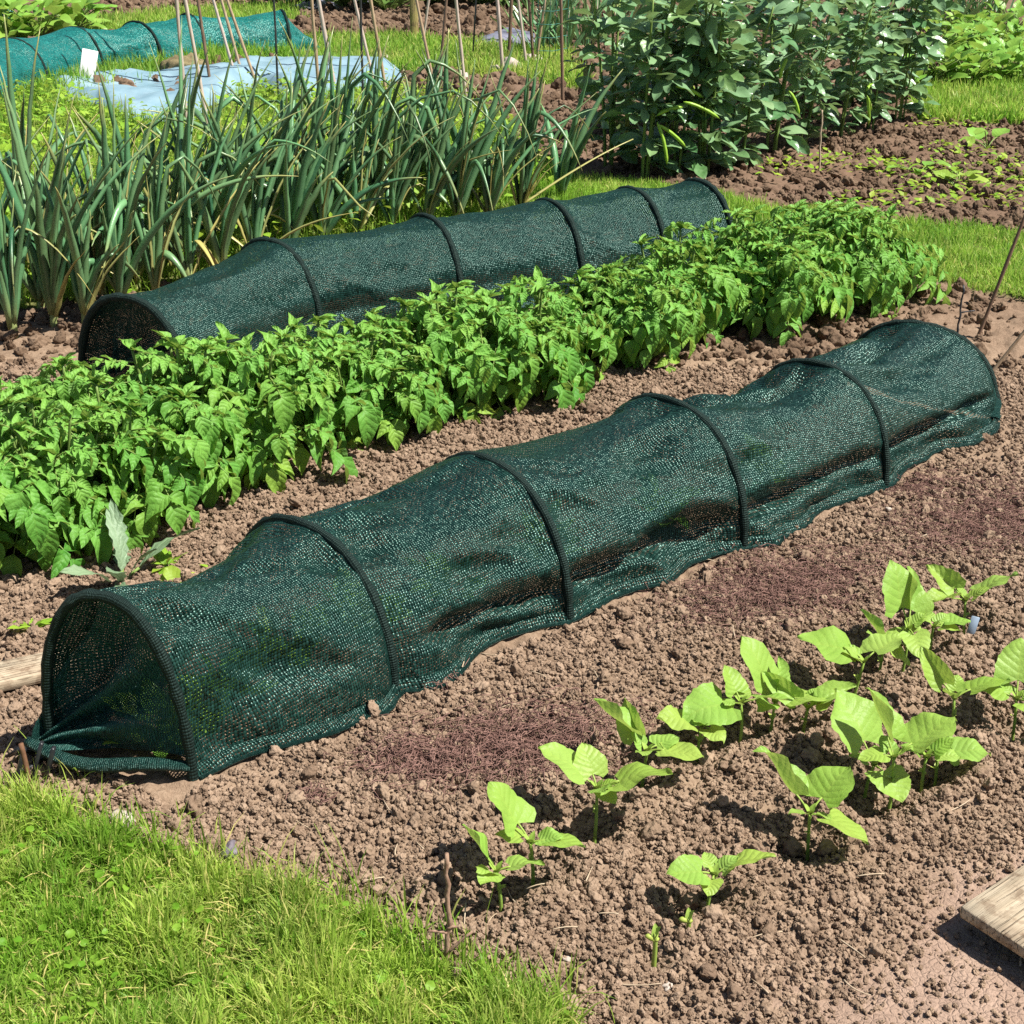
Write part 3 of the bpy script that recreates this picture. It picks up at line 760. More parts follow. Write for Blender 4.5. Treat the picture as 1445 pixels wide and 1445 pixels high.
for (p, w, h) in zip(AP2, (.40, .43, .45, .45, .46, .50), (.31, .305, .30, .30, .30, .30)):
    g = G(p[0], p[1] , h); BACK.append((g[0], g[1], w, h))
g2 = G(165, 560)
tunnel('net_tunnel', BACK, 'dark green net tunnel half hidden behind the potato row, smooth and tightly stretched', group='dark green net tunnels',
       net='net2', sag=.07, wrinkle=.014, groove=.014, pinch=.03, seed=8, nbay=30, near=(g2[0], g2[1], .06), far=(BACK[-1][0] + .24, BACK[-1][1] + .05, .05), gapped=False, hoop_r=.0125)
TEAL = []
for (px, py, w, h) in [(-150, 100, .5, .33), (-60, 78, .5, .33), (14, 57, .5, .33), (105, 41, .5, .33), (192, 33, .5, .33), (265, 22, .5, .33), (398, 17, .5, .33)]:
    g = G(px, py, h); TEAL.append((g[0], g[1], w, h))
tunnel('net_tunnel', TEAL, 'bright teal net tunnel behind the pale blue sheet, edged with long grass', group='teal net tunnels',
       net='netteal', sag=.12, wrinkle=.018, groove=.0, seed=12, nbay=18, far=(TEAL[-1][0] + .30, TEAL[-1][1] + .02, .05), hoop_r=.011)
TEAL2 = [(-6.3, 13.0, 1.0, .55), (-5.55, 13.35, 1.0, .60), (-4.78, 13.6, 1.0, .60)]
tunnel('net_tunnel', TEAL2, 'pale green net tunnel mostly cut off by the top corner, one dark hoop showing', group='teal net tunnels',
       net='netteal', sag=.08, wrinkle=.015, groove=.0, seed=15, nbay=14, far=(-4.5, 13.65, .05), hoop_r=.014)

def off_nets(x, y):
    k = np.ones(np.shape(x), bool)
    for hs in (FRONT, BACK):
        C = np.array(hs)[:, :2]; Wd = np.array(hs)[:, 2]
        for b in range(len(C) - 1):
            d = C[b + 1] - C[b]; L2 = d @ d; t0 = ((x - C[b][0]) * d[0] + (y - C[b][1]) * d[1]) / L2; t = np.clip(t0, 0, 1)
            k &= (np.abs(t0 - .5) > .54) | (np.hypot(x - C[b][0] - t * d[0], y - C[b][1] - t * d[1]) > (Wd[b] * (1 - t) + Wd[b + 1] * t) / 2 + .010)
    return k
build_clods()

# ------------------------------------------------------------------ bean seedlings
BEANTPL = [leaf_tpl(1, 1, 12, 8, 'heart', fold=.16, droop=.20, wave=.028, seed=s) for s in range(5)]
def leaf_rot(az, el, roll):
    return rotz(R(az)) @ roty(-R(el)) @ rotx(R(roll))
def bean(p, h, leaves, label, seed):
    h = h + .024
    r = np.random.default_rng(seed)
    g = G(*p); z0 = float(hz(g[0], g[1])) - .004
    root = empty('bean_seedling', (g[0], g[1], z0), label, 'seedling', 'bean seedlings in the dug bed')
    lean = r.normal(0, .006, 2)
    ac = Acc()
    top = np.array([lean[0], lean[1], h])
    add_tube(ac, bez((0, 0, -.015), (lean[0] * .2 + r.normal(0, .004), 0, h * .5), top, 8), np.linspace(.0033, .0026, 8), 7, (.5, .1, 0, 1))
    # the two spent seed leaves half way up and the growing tip
    for q in (-1, 1):
        V, Q, uv = BEANTPL[0]; mm = leaf_rot(r.uniform(0, 360), 35, 0) * np.array([.014, .008, .01])
        ac.add(V @ mm.T + top * .62, Q, None, (.8, .7, 0, 1), uv)
    for q in range(3):
        V, Q, uv = BEANTPL[q]; mm = leaf_rot(120 * q + r.uniform(0, 60), 60, 0) * np.array([.020, .012, .012])
        ac.add(V @ mm.T + top, Q, None, (.6, .2, 0, 1), uv)
    for (az, el, L, wr, roll) in leaves:
        pet = L * .34
        d = np.array([math.cos(R(az)) * math.cos(R(el * .6 + 14)), math.sin(R(az)) * math.cos(R(el * .6 + 14)), math.sin(R(el * .6 + 14))])
        add_tube(ac, bez(top, top + d * pet * .5 + [0, 0, .004], top + d * pet, 6), .0017, 6, (.6, .3, 0, 1))
    ac.obj('stem', M['beanstem'], root)
    leaves = list(leaves) + [(r.uniform(0, 360), r.uniform(15, 55), r.uniform(.035, .055), .75, r.uniform(-20, 20)) for q in range(2)]
    for k, (az, el, L, wr, roll) in enumerate(leaves):
        pet = L * .34
        d = np.array([math.cos(R(az)) * math.cos(R(el * .6 + 14)), math.sin(R(az)) * math.cos(R(el * .6 + 14)), math.sin(R(el * .6 + 14))])
        V, Q, uv = leaf_tpl(1, 1, 14, 10, 'heart', fold=r.uniform(.08, .22) + (.35 if wr < .56 else 0), droop=r.uniform(.10, .26), wave=r.uniform(.035, .065), seed=seed * 7 + k)
        mm = leaf_rot(az, el, roll) @ np.diag([L * .74, L * min(wr * 1.0, .92), L * .74])
        a = Acc(); a.add(V @ mm.T + top + d * pet, Q, None, (np.clip(r.normal(.55, .2), 0, 1), np.clip(r.normal(.12, .10), 0, .5), 0, 1), uv)
        a.obj('leaf', M['bean'], root)
for i, (p, h, lv, lb) in enumerate(SEED): bean(p, h, lv, lb, 100 + i)
for i, (p, h, lb) in enumerate(BUDS):
    g = G(*p); z0 = float(hz(*g)) - .004
    root = empty('bean_seedling', (g[0], g[1], z0), lb, 'seedling', 'bean seedlings in the dug bed')
    a = Acc(); add_tube(a, bez((0, 0, -.015), (.002, 0, h * .5), (.001, 0, h), 8), np.linspace(.0042, .0034, 8), 8, (.6, .35, 0, 1)); a.obj('stem', M['beanstem'], root)
    a = Acc()
    add_tube(a, bez((0, 0, h * .80), (-.006, .001, h * .92), (-.014, 0, h * .93), 6), np.array([.003, .004, .0048, .0048, .004, .002]), 7, (.9, .7, 0, 1))
    add_tube(a, bez((0, 0, h * .82), (.003, 0, h * .85), (.007, 0, h * .86), 5), np.array([.003, .004, .004, .003, .001]), 7, (.9, .7, 0, 1))
    for q in range(2):
        V, Q, uv = BEANTPL[q]; mm = leaf_rot(80 * q, 70, 20) @ np.diag([.018, .011, .01]); a.add(V @ mm.T + [0, 0, h * .95], Q, None, (.6, .2, 0, 1), uv)
    a.obj('bud', M['beanstem'], root)

# ------------------------------------------------------------------ potato plants
POTL = [leaf_tpl(1, 1, 7, 4, 'ovate', fold=.38, droop=d, wave=.055, seed=s) for s, d in ((1, .25), (2, .45), (3, .6))]
def potato_parts(seed, Hh=.36, spread=.20):
    r = np.random.default_rng(seed)
    st, fo = Acc(), Acc()
    LM = {0: [], 1: [], 2: []}; LP = {0: [], 1: [], 2: []}; LT = {0: [], 1: [], 2: []}
    def leaflet(p, d, up, L, w, tint):
        k = r.integers(0, 3); m = frame(np.array([d]), np.array([up]))[0] @ np.diag([L, w, L])
        LM[k].append(m); LP[k].append(p); LT[k].append(tint)
    ns = r.integers(10, 12)
    for s in range(ns):
        az = s * 2.399 + r.uniform(-.4, .4); rad = spread * math.sqrt((s + .5) / ns) * r.uniform(.75, 1.2)
        hh = Hh * r.uniform(.66, 1.06) * (1 - .35 * (rad / spread) ** 2)
        tip = np.array([math.cos(az) * rad, math.sin(az) * rad, hh])
        base = tip * np.array([.18, .18, 0]); base[2] = -.03
        mid = tip * np.array([.75, .75, .55])
        pts = bez(base, mid, tip, 12)
        add_tube(st, pts, np.linspace(.0065, .0032, 12), 6, (.4, .15, 0, 1))
        nl = r.integers(8, 11)
        for q in range(nl):
            f = .32 + .68 * (q + .5) / nl
            P0 = pts[0] * (1 - f) ** 2 + 2 * f * (1 - f) * mid + f * f * tip
            top = f > .80
            la = az + q * 2.4 + r.uniform(-.5, .5)
            if rad > spread * .6 and r.random() < .5: la = az + r.uniform(-1.0, 1.0)
            RL = (r.uniform(.09, .12) if top else r.uniform(.11, .17))
            el = r.uniform(.1, .8) if top else r.uniform(.05, .6)
            d = np.array([math.cos(la) * math.cos(el), math.sin(la) * math.cos(el), math.sin(el)])
            out = np.array([math.cos(la), math.sin(la), 0])
            p1 = P0 + d * RL * .55; p2 = p1 + out * RL * .42 + np.array([0, 0, -RL * r.uniform(.0, .60)])
            rp = bez(P0, p1, p2, 9)
            add_tube(st, rp, np.linspace(.0024, .0012, 9), 5, (.5, .2, 0, 1))
            tg = np.gradient(rp, axis=0)
            low = f < .42
            tt = (np.clip(r.normal(.45 if not top else .72, .2), 0, 1), np.clip(r.normal(.06, .07) + (.32 * (r.random() < .35) if low else 0), 0, .9), 0, 1)
            for (fr, sz) in ((.30, .55), (.52, .78), (.72, .92), (.9, .95)):
                ii = int(fr * 8); Pq = rp[ii]; td = unit(tg[ii]); side = unit(np.cross([0, 0, 1.0], td)); up = unit(np.cross(td, side)); 
                for sg in (-1, 1):
                    LL = sz * RL * r.uniform(.35, .46); dd = unit(td * r.uniform(.35, .7) + side * sg + np.array([0, 0, -.18 + .30 * r.normal()]))
                    leaflet(Pq, dd, up + r.normal(0, .28, 3), LL, LL * r.uniform(.50, .64), tt)
                    if r.random() < .18: leaflet(Pq, unit(side * -sg * .6 + td * .3 + [0, 0, .3]), up, LL * .35, LL * .25, tt)
            LL = RL * r.uniform(.44, .56)
            leaflet(rp[-1], unit(tg[-1] + np.array([0, 0, -.02])), unit(np.cross(tg[-1], unit(np.cross([0, 0, 1.0], tg[-1])))), LL, LL * .66, tt)
        # young tuft at the tip
        for q in range(7):
            la = r.uniform(0, 6.28); el = r.uniform(.3, 1.3); d = np.array([math.cos(la) * math.cos(el), math.sin(la) * math.cos(el), math.sin(el)])
            leaflet(tip, d, np.array([0, 0, 1.0]) - d * .3, r.uniform(.03, .055), r.uniform(.018, .028), (.9, .12, 0, 1))
    for k in range(3):
        if LP[k]: fo.many(POTL[k], np.array(LM[k]), np.array(LP[k]), np.array(LT[k]))
    return st, fo
POT_AT = [
 ((5, 690), 'potato plant at the picture edge, second row back, low against the net'),
 ((95, 672), 'potato plant standing in front of the open mouth of the back tunnel'),
 ((238, 678), 'potato plant touching the front hoop of the back tunnel'),
 ((-25, 790), 'potato plant cut off by the picture edge, yellow leaves hanging to the soil'),
 ((72, 764), 'big bushy potato plant at the near end of the row, yellowing lower leaves'),
 ((168, 722), 'spreading potato plant above the sow thistle, nearest the front tunnel mouth'),
 ((262, 668), 'potato plant with a leaf branch drooping onto bare soil behind the sow thistle'),
 ((338, 634), 'tall pale potato plant against the first bay of the back tunnel'),
 ((355, 652), 'potato plant whose lowest yellowish leaf lies on the soil'),
 ((440, 612), 'rounded potato plant below the second hoop of the back tunnel'),
 ((505, 612), 'potato plant with broad round leaflets hanging at its front, facing the front tunnel'),
 ((550, 578), 'potato plant in mid row with light showing through to the soil beside it'),
 ((635, 566), 'potato plant below the third hoop of the back tunnel'),
 ((700, 560), 'potato plant leaning out over the third hoop of the front tunnel'),
 ((748, 534), 'leafy potato plant touching the middle bay of the back tunnel'),
 ((846, 498), 'dense potato plant below the fourth hoop of the back tunnel'),
 ((905, 500), 'potato plant with long leaves trailing towards the fourth hoop of the front tunnel'),
 ((952, 462), 'high potato plant covering the foot of the fifth hoop of the back tunnel'),
 ((1055, 442), 'potato plant hiding the far end of the back tunnel'),
 ((1095, 460), 'potato plant with pale drooping leaves just beyond the fifth hoop of the front tunnel'),
 ((1135, 408), 'tallest potato plant, rising against the far dug bed'),
 ((1180, 428), 'potato plant with one pale yellow-green leaf fan low on its front'),
 ((1178, 394), 'potato plant at the back of the far end beside the grass path'),
 ((1200, 424), 'last potato plant of the row, blue-green leaves hanging by the dark twig'),
]
POT_PROTO = []
for i, (p, lb) in enumerate(POT_AT):
    g = G(*p); z = float(hz(*g)); r = random.Random(i)
    if i < 6:
        root = empty('potato_plant', (g[0], g[1], z), lb, 'potato plant', 'potato plants in the row')
        st, fo = potato_parts(300 + i, (.30, .29, .28, .34, .37, .32)[i], (.16, .15, .15, .18, .17, .19)[i])
        st.obj('stem', M['stem'], root); fo.obj('foliage', M['potato'], root)
        root.rotation_euler = (0, 0, r.uniform(0, 6.28)); POT_PROTO.append(root)
    else:
        copy_tree(POT_PROTO[3 + (i * 5 + 1) % 3], (g[0], g[1], z), r.uniform(0, 6.28), r.uniform(.82, 1.10), lb)

# ------------------------------------------------------------------ onion plants behind the back tunnel
def onion_parts(seed, n=9, L=.62, wide=.017):
    r = np.random.default_rng(seed); fo, st = Acc(), Acc()
    add_tube(st, [(0, 0, -.02), (0, 0, .02), (0.003, 0, .06), (.004, .002, .11)], [.012, .016, .013, .012], 9, (.9, .55, 0, 1))
    for k in range(n):
        az = r.uniform(0, 6.28) if k > n * .5 else r.normal(.1, .7)
        lean = abs(r.normal(.20, .19)) + .03
        LL = L * r.uniform(.5, 1.12); o = np.array([math.cos(az), math.sin(az), 0])
        p0 = np.array([0, 0, .05]) + o * .006
        p2 = p0 + o * LL * math.sin(min(1.3, lean * 1.5)) + np.array([0, 0, LL * math.cos(min(1.3, lean * 1.5))])
        p1 = p0 + o * LL * .42 * math.sin(lean) + np.array([0, 0, LL * .55])
        pts = bez(p0, p1, p2, 15); pts += np.cumsum(r.normal(0, .002, (15, 3)), axis=0) * [1, 1, 0]
        fl = r.random()
        if fl < .17:       # kinked over
            kk = r.integers(6, 12); tail = pts[kk]; dd = unit(o + r.normal(0, .5, 3) * [1, 1, 0])
            m = 15 - kk; q = np.arange(1, m + 1)[:, None] / m
            pts = np.vstack([pts[:kk], tail + dd * q * LL * .36 + np.array([0, 0, -1]) * q ** 2 * LL * r.uniform(.10, .55) + np.array([0, 0, 1]) * q * LL * .06])
        w = wide * r.uniform(.5, 1.2)
        rad = w * np.interp(np.linspace(0, 1, len(pts)), [0, .12, .4, .75, 1], [.62, .90, .88, .50, .06]) * .62
        dead = r.random() < .20
        if dead: pts[:, 2] *= r.uniform(.45, .9)
        y0 = r.uniform(.6, 1) if dead else r.uniform(0, .16)
        tipy = r.uniform(.1, 1.0)
        add_tube(fo, pts, rad, 7, (np.clip(r.normal(.5, .3), 0, 1), y0, 0, 1), flat=.7 if not dead else .3,
                 grad=lambda t, a=tipy: np.clip((t - .78) * 5, 0, 1) * a * .9 + np.clip(.14 - t, 0, 1) * 2.6)
    return st, fo
ON_AT = [((20, 478), 'onion plant with bent yellow leaves at the bare near edge of the onion bed'), ((78, 462), 'onion plant with thick dark leaves leaning over towards the back tunnel mouth'),
 ((122, 458), 'onion plant immediately beside the open mouth of the back tunnel'), ((172, 425), 'onion plant behind the first bay, its stem touching the net'),
 ((222, 402), 'onion plant with broad grey-green leaves behind the middle of the first bay'), ((268, 384), 'dense upright onion plant left of the second hoop'),
 ((312, 368), 'tall dark onion clump just before the second hoop of the back tunnel'), ((360, 352), 'onion plant rising straight behind the second hoop'),
 ((410, 338), 'onion plant with curled leaf right after the second hoop'), ((455, 326), 'onion plant with a long kinked leaf lying over the net'),
 ((505, 316), 'onion plant with thick leaves sweeping to the right, before the third hoop'), ((552, 306), 'onion plant with one broad dark leaf behind the third hoop'),
 ((600, 300), 'onion plant whose stem stands directly behind the third hoop'), ((645, 296), 'leafy onion plant in a tidy tuft between third and fourth hoops'),
 ((690, 290), 'onion plant with fine upright leaves near the fourth hoop'), ((735, 286), 'onion plant with one long yellow leaf stretched towards the broad beans'),
 ((792, 278), 'last onion plant of the row, two blue-green leaves crossing'),
 ((-20, 420), 'onion plant in the back row, half outside the picture'), ((40, 402), 'onion plant in the back row with a tall spindly leaf'), ((98, 388), 'back-row onion plant among weeds below the white marker plate'),
 ((152, 372), 'back-row onion plant behind the first bay with pale drying leaves'), ((205, 354), 'back-row onion plant in yellowish weeds below the blue sheet'), ((255, 338), 'back-row onion plant below the leftmost canes'),
 ((306, 322), 'back-row onion plant under the fan of three canes'), ((355, 308), 'back-row onion plant beside the dark rod'), ((402, 298), 'back-row onion plant below the gap in the canes'),
 ((450, 288), 'back-row onion plant under the pair of pale canes'), ((500, 278), 'back-row onion plant near the second dark rod'), ((548, 268), 'back-row onion plant under the wooden post'), ((600, 262), 'back-row onion plant furthest along the row')]
for k, (x_, y_) in enumerate([(60, 440), (145, 415), (195, 390), (245, 372), (290, 356), (335, 340), (385, 328), (430, 318), (478, 306), (528, 298), (575, 290), (622, 284), (668, 280)]):
    ON_AT.append(((x_, y_), ['onion plant at the bare end of the middle row, among dry bent leaves', 'middle-row onion plant behind the back tunnel mouth', 'middle-row onion plant with upright leaves behind the first bay', 'middle-row onion plant crowded left of the second hoop', 'middle-row onion plant just left of the second hoop, darkest of the row',
      'middle-row onion plant right behind the second hoop', 'middle-row onion plant after the second hoop, leaning right', 'middle-row onion plant in the centre of the second bay', 'middle-row onion plant where a kinked leaf falls over the net', 'middle-row onion plant before the third hoop', 'middle-row onion plant behind the third hoop', 'middle-row onion plant after the third hoop', 'middle-row onion plant nearest the thin far end of the row'][k]))
for i, (p, lb) in enumerate(ON_AT):
    dy_ = (28 if i < 17 else 20) * min(1, max(0, (p[0] - 110) / 90)) * min(1, max(.3, (800 - p[0]) / 90))
    g = G(p[0], p[1] + dy_); r = random.Random(i + 50)
    root = empty('onion_plant', (g[0], g[1], float(hz(*g))), lb, 'onion', 'onion plants behind the back tunnel')
    st, fo = onion_parts(500 + i, r.choice([10, 12, 13, 15]), r.uniform(.58, .86), r.uniform(.028, .042))
    if i == 15:
        add_tube(fo, bez((0, 0, .06), (.3, .14, .24), (.52, .30, .30), 14), np.linspace(.010, .004, 14), 7, (.6, .85, 0, 1), flat=.5)
    if i == 9:
        add_tube(fo, [(0, 0, .06), (.02, -.05, .2), (.06, -.14, .33), (.09, -.19, .345), (.13, -.25, .32), (.20, -.34, .27), (.26, -.40, .245)], [.009, .009, .008, .006, .005, .004, .001], 7, (.6, .7, 0, 1), flat=.5)
    st.obj('stem', M['onion'], root); fo.obj('leaves', M['onion'], root)

# ------------------------------------------------------------------ broad beans
BRL = [leaf_tpl(1, .50, 7, 4, 'oval', fold=.20, droop=.22, wave=.035, seed=s) for s in range(3)]
def broad_parts(seed, Hh=1.0, dens=14):
    r = np.random.default_rng(seed); st, fo = Acc(), Acc(); pods = []
    LM, LP, LT = [], [], []
    for s in range(r.integers(3, 5)):
        az = r.uniform(0, 6.28); top = np.array([math.cos(az) * .16, math.sin(az) * .16, Hh * r.uniform(.8, 1.05)])
        pts = bez((math.cos(az) * .03, math.sin(az) * .03, -.03), top * [.3, .3, .5], top, 14)
        add_tube(st, pts, np.linspace(.009, .005, 14), 4, (.5, .15, 0, 1))
        for q in range(dens):
            f = .12 + .88 * q / dens; ii = f * 13; P0 = pts[min(int(ii), 12)] * (1 - ii % 1) + pts[min(int(ii) + 1, 13)] * (ii % 1)
            la = q * 2.5 + r.uniform(-.6, .6); el = r.uniform(-.1, .6) + (.5 if f > .9 else 0); RL = r.uniform(.07, .13) * (.6 if f > .93 else 1) * (.75 if f < .3 else 1)
            if f < .3 and r.random() < .25: continue
            d = np.array([math.cos(la) * math.cos(el), math.sin(la) * math.cos(el), math.sin(el)]); e = P0 + d * RL
            add_tube(st, bez(P0, P0 + d * RL * .6 + [0, 0, .01], e, 5), .002, 4, (.5, .1, 0, 1))
            side = unit(np.cross([0, 0, 1.0], d)); up = np.cross(d, side)
            tt = (np.clip(r.normal(.5, .28), 0, 1), np.clip(r.normal(.02, .1), 0, .6), 0, 1)
            for (fr, sg) in ((.55, 1), (.6, -1), (1.0, .6), (1.0, -.6)):
                dd = unit(d * .7 + side * sg + [0, 0, r.normal(-.1, .3)]); LL = r.uniform(.075, .150)
                LM.append(frame(np.array([dd]), np.array([up + r.normal(0, .35, 3)]))[0] * LL); LP.append(P0 + d * RL * fr); LT.append(tt)
    LM, LP, LT = np.array(LM), np.array(LP), np.array(LT)
    k = r.integers(0, 3, len(LP))
    for q in range(3): fo.many(BRL[q], LM[k == q], LP[k == q], LT[k == q])
    return st, fo
def pod_mesh(L, bend, seed):
    r = np.random.default_rng(seed); a = Acc()
    pts = bez((0, 0, 0), (L * .45, 0, bend), (L, 0, -bend * .4), 14); t = np.linspace(0, 1, 14)
    rad = .0115 * np.interp(t, [0, .06, .15, .85, .95, 1], [.25, .55, .95, 1.0, .6, .12]) * (1 + .07 * np.sin(t * 30))
    add_tube(a, pts, rad, 9, (.5, .1, 0, 1), flat=.75); return a
BB_AT = [((862, 240), 'front', 'grey-green broad bean plant at the near corner of the block, dark shade at its foot'), ((905, 252), 'front', 'broad bean plant with hanging pods, nearest the far end of the back tunnel'),
 ((948, 250), 'front', 'broad bean plant with long green pods sticking out to the side'), ((996, 246), 'front', 'broad bean plant growing close behind the last hoop of the back tunnel'),
 ((1040, 236), 'front', 'low blue-grey broad bean plant at the edge of the dark soil'), ((1085, 222), 'front', 'broad bean plant with small upright pods in the middle of the block edge'),
 ((1130, 212), 'front', 'broad bean plant beside the single bare yellow stalk'), ((1180, 200), 'front', 'broad bean plant over deep black shade'),
 ((1230, 186), 'front', 'broad bean plant with silvery leaves catching the light at the far corner'), ((1268, 172), 'front', 'thin broad bean plant at the far corner beside the bright leafy rows'),
 ((880, 195), 'back', 'broad bean plant in the second rank behind the near corner'), ((945, 188), 'back', 'broad bean plant in the second rank behind the hanging pods'), ((1010, 178), 'back', 'broad bean plant in the second rank, its top beyond the frame'),
 ((1075, 170), 'back', 'broad bean plant in the second rank in the middle of the block'), ((1140, 160), 'back', 'broad bean plant in the second rank behind the yellow stalk'), ((1205, 150), 'back', 'broad bean plant in the second rank behind the black shade'), ((1255, 140), 'back', 'broad bean plant in the second rank at the far corner')]
BBP = []
for i, (p, rk, lb) in enumerate(BB_AT):
    g = G(*p); r = random.Random(i + 80); z = float(hz(*g))
    if i < 6:
        root = empty('broad_bean_plant', (g[0], g[1], z), lb, 'broad bean plant', 'broad bean plants in the block')
        st, fo = broad_parts(700 + i, .82 if i == 4 else 1.0)
        st.obj('stem', M['stem'], root); fo.obj('foliage', M['broad'], root)
        if i in (1, 2, 5):
            specs = {1: [((.05, -.17, .30), -35, 10, .19), ((.05, -.17, .31), -72, -8, .21), ((.05, -.16, .34), 20, 6, .13)], 2: [((.02, -.17, .40), -22, 5, .20), ((-.02, -.14, .47), -20, 12, .16)], 5: [((.05, -.15, .36), -60, 0, .14), ((0, -.15, .42), 70, 40, .11)]}[i]
            for k, (pos, el, az, L) in enumerate(specs):
                po = pod_mesh(L, .018, i * 5 + k).obj('pod', M['pod'], root); po.location = pos; po.rotation_euler = (0, -R(el), R(az))
        BBP.append(root)
    else:
        src = BBP[i % 6]; c = copy_tree(src, (g[0], g[1], z), r.uniform(0, 6.28), r.uniform(.76, 1.10), lb)

# ------------------------------------------------------------------ generic leafy rosettes (weeds, beet, strawberry, bushes)
TPL = {'lush': leaf_tpl(1, .72, 7, 4, 'ovate', .2, .3, .05, 4), 'lance': leaf_tpl(1, .36, 6, 2, 'lance', .25, .4, .03, 5), 'round': leaf_tpl(1, .85, 6, 4, 'round', .15, .15, .05, 6),
       'toothed': leaf_tpl(1, .30, 12, 4, 'toothed', .3, .35, .03, 7), 'small': leaf_tpl(1, .6, 3, 2, 'ovate', .25, .2, .0, 8), 'blade': leaf_tpl(1, .06, 5, 1, 'blade', 0, .35, 0, 9), 'strap': leaf_tpl(1, .045, 7, 2, 'blade', .3, .12, .01, 10)}
def rosette(acc, stacc, r, P, n, L, H, tpl, tint=(.5, .1), el=(.1, 1.2), spread=.3):
    Ms, Ps, Ts = [], [], []
    for k in range(n):
        az = r.uniform(0, 6.28); e = r.uniform(*el); d = np.array([math.cos(az) * math.cos(e), math.sin(az) * math.cos(e), math.sin(e)])
        ro = r.random() ** .5 * spread * L; b = np.array(P, float); e0 = b + np.array([math.cos(az) * ro, math.sin(az) * ro, H * r.uniform(.2, 1)])
        if stacc is not None: add_tube(stacc, bez(b, (b + e0) / 2 + [0, 0, H * .2], e0, 5), L * .02 + .001, 4, (.5, .2, 0, 1))
        LL = L * r.uniform(.6, 1.1)
        Ms.append(frame(np.array([d]), np.array([np.array([0, 0, 1.0]) - d * .2 + r.normal(0, .2, 3)]))[0] * LL); Ps.append(e0)
        Ts.append((np.clip(r.normal(tint[0], .25), 0, 1), np.clip(r.normal(tint[1], .1), 0, 1), 0, 1))
    acc.many(TPL[tpl], np.array(Ms), np.array(Ps), np.array(Ts))

def leafy(name, p, label, cat, group, n, L, H, tpl, mat, tint=(.5, .08), el=(.1, 1.2), spread=.5, seed=0, pt=None):
    r = np.random.default_rng(seed); g = G(*p) if pt is None else pt
    root = empty(name, (g[0], g[1], float(hz(*g))), label, cat, group)
    fo, st = Acc(), Acc(); rosette(fo, st, r, (0, 0, -.01), n, L, H, tpl, tint, el, spread)
    st.obj('stem', M['stem'], root); fo.obj('leaves', M[mat], root); return root

# right: bright low rows beyond the broad beans
LUSH_AT = [((1300, 128), 'bright leafy plant at the corner of the far rows, next to the broad beans'), ((1330, 122), 'bright leafy plant in front of the far rows over the mown grass'), ((1365, 126), 'pale crinkled leafy plant at the front of the far rows'),
 ((1402, 120), 'bright leafy plant behind the courgette seedling, front of the far rows'), ((1440, 122), 'bright leafy plant at the frame edge, front of the far rows'), ((1310, 92), 'bright leafy plant behind the corner plant, middle of the far rows'),
 ((1345, 88), 'bright leafy plant by a thin dark stick in the far rows'), ((1382, 90), 'bright leafy plant in the middle of the far rows'), ((1420, 86), 'bright leafy plant beside a gap of bare soil in the far rows'),
 ((1335, 58), 'bright leafy plant at the foot of the far leeks'), ((1375, 62), 'bright leafy plant just in front of the far leeks'), ((1425, 55), 'bright leafy plant beyond the bare gap, in front of the leeks'), ((1445, 88), 'bright leafy plant at the frame edge, middle of the far rows')]
for i, (p, lb) in enumerate(LUSH_AT):
    leafy('leafy_plant', p, lb, 'leafy plant', 'bright leafy plants in the far rows', 42, .13, .26, 'lush', 'lush', (.6, .12), (.0, 1.1), 1.9, 900 + i)
# far left: leafy plants behind the teal tunnel, dark bushes along the far beds
for i, (p, lb) in enumerate([((10, 62), 'broad-leaved plant in the corner behind the teal tunnel'), ((55, 60), 'broad-leaved plant behind the second teal hoop'), ((105, 48), 'broad-leaved plant at the foot of the far dark hoop'), ((-30, 50), 'broad-leaved plant half outside the frame by the pale net')]):
    leafy('leafy_plant', p, lb, 'leafy plant', 'broad-leaved plants behind the teal tunnel', 34, .22, .30, 'lush', 'lush', (.55, .2), (.1, 1.2), 1.2, 930 + i)
for i, (p, lb) in enumerate([((490, 16), 'dark bush at the far bed left of the wooden post'), ((545, 20), 'dark bush right against the wooden post'), ((615, 8), 'dark leafy bush beyond the wooden post'), ((680, 12), 'dark leafy bush in the far bed behind the canes'), ((745, 10), 'dark leafy bush in the far bed near the leeks'), ((440, 10), 'dark bush at the far end of the teal tunnel'), ((190, -5), 'dark bush at the far bed above the teal tunnel'), ((250, -2), 'dark bush at the far bed by the leftmost canes')]):
    leafy('leafy_bush', p, lb, 'bush', 'dark leafy bushes in the far beds', 90, .17, .5, 'lush', 'darkleaf', (.4, .1), (-.2, 1.2), 2.4, 950 + i)
# leeks at the top
for i, (p, lb) in enumerate([((752, 78), 'leek in the far bed next to the pea netting'), ((775, 70), 'leek in the far bed behind the pea netting'), ((800, 74), 'leek in the far bed left of the broad beans'), ((826, 70), 'leek in the far bed close to the broad beans'), ((850, 60), 'leek in the far bed behind the broad bean corner'), ((880, 50), 'leek in the far bed above the broad beans'),
 ((1310, 44), 'leek in the far right bed, nearest the broad beans'), ((1335, 48), 'leek in the far right bed, second from the broad beans'), ((1362, 44), 'leek in the far right bed, middle of five'), ((1390, 48), 'leek in the far right bed beside a pale stick'), ((1415, 40), 'leek in the far right bed by the frame edge')]):
    leafy('leek', p, lb, 'leek', 'leeks in the far beds', 20, .62, .05, 'strap', 'onion', (.75, .12), (.85, 1.5), .12, 970 + i)
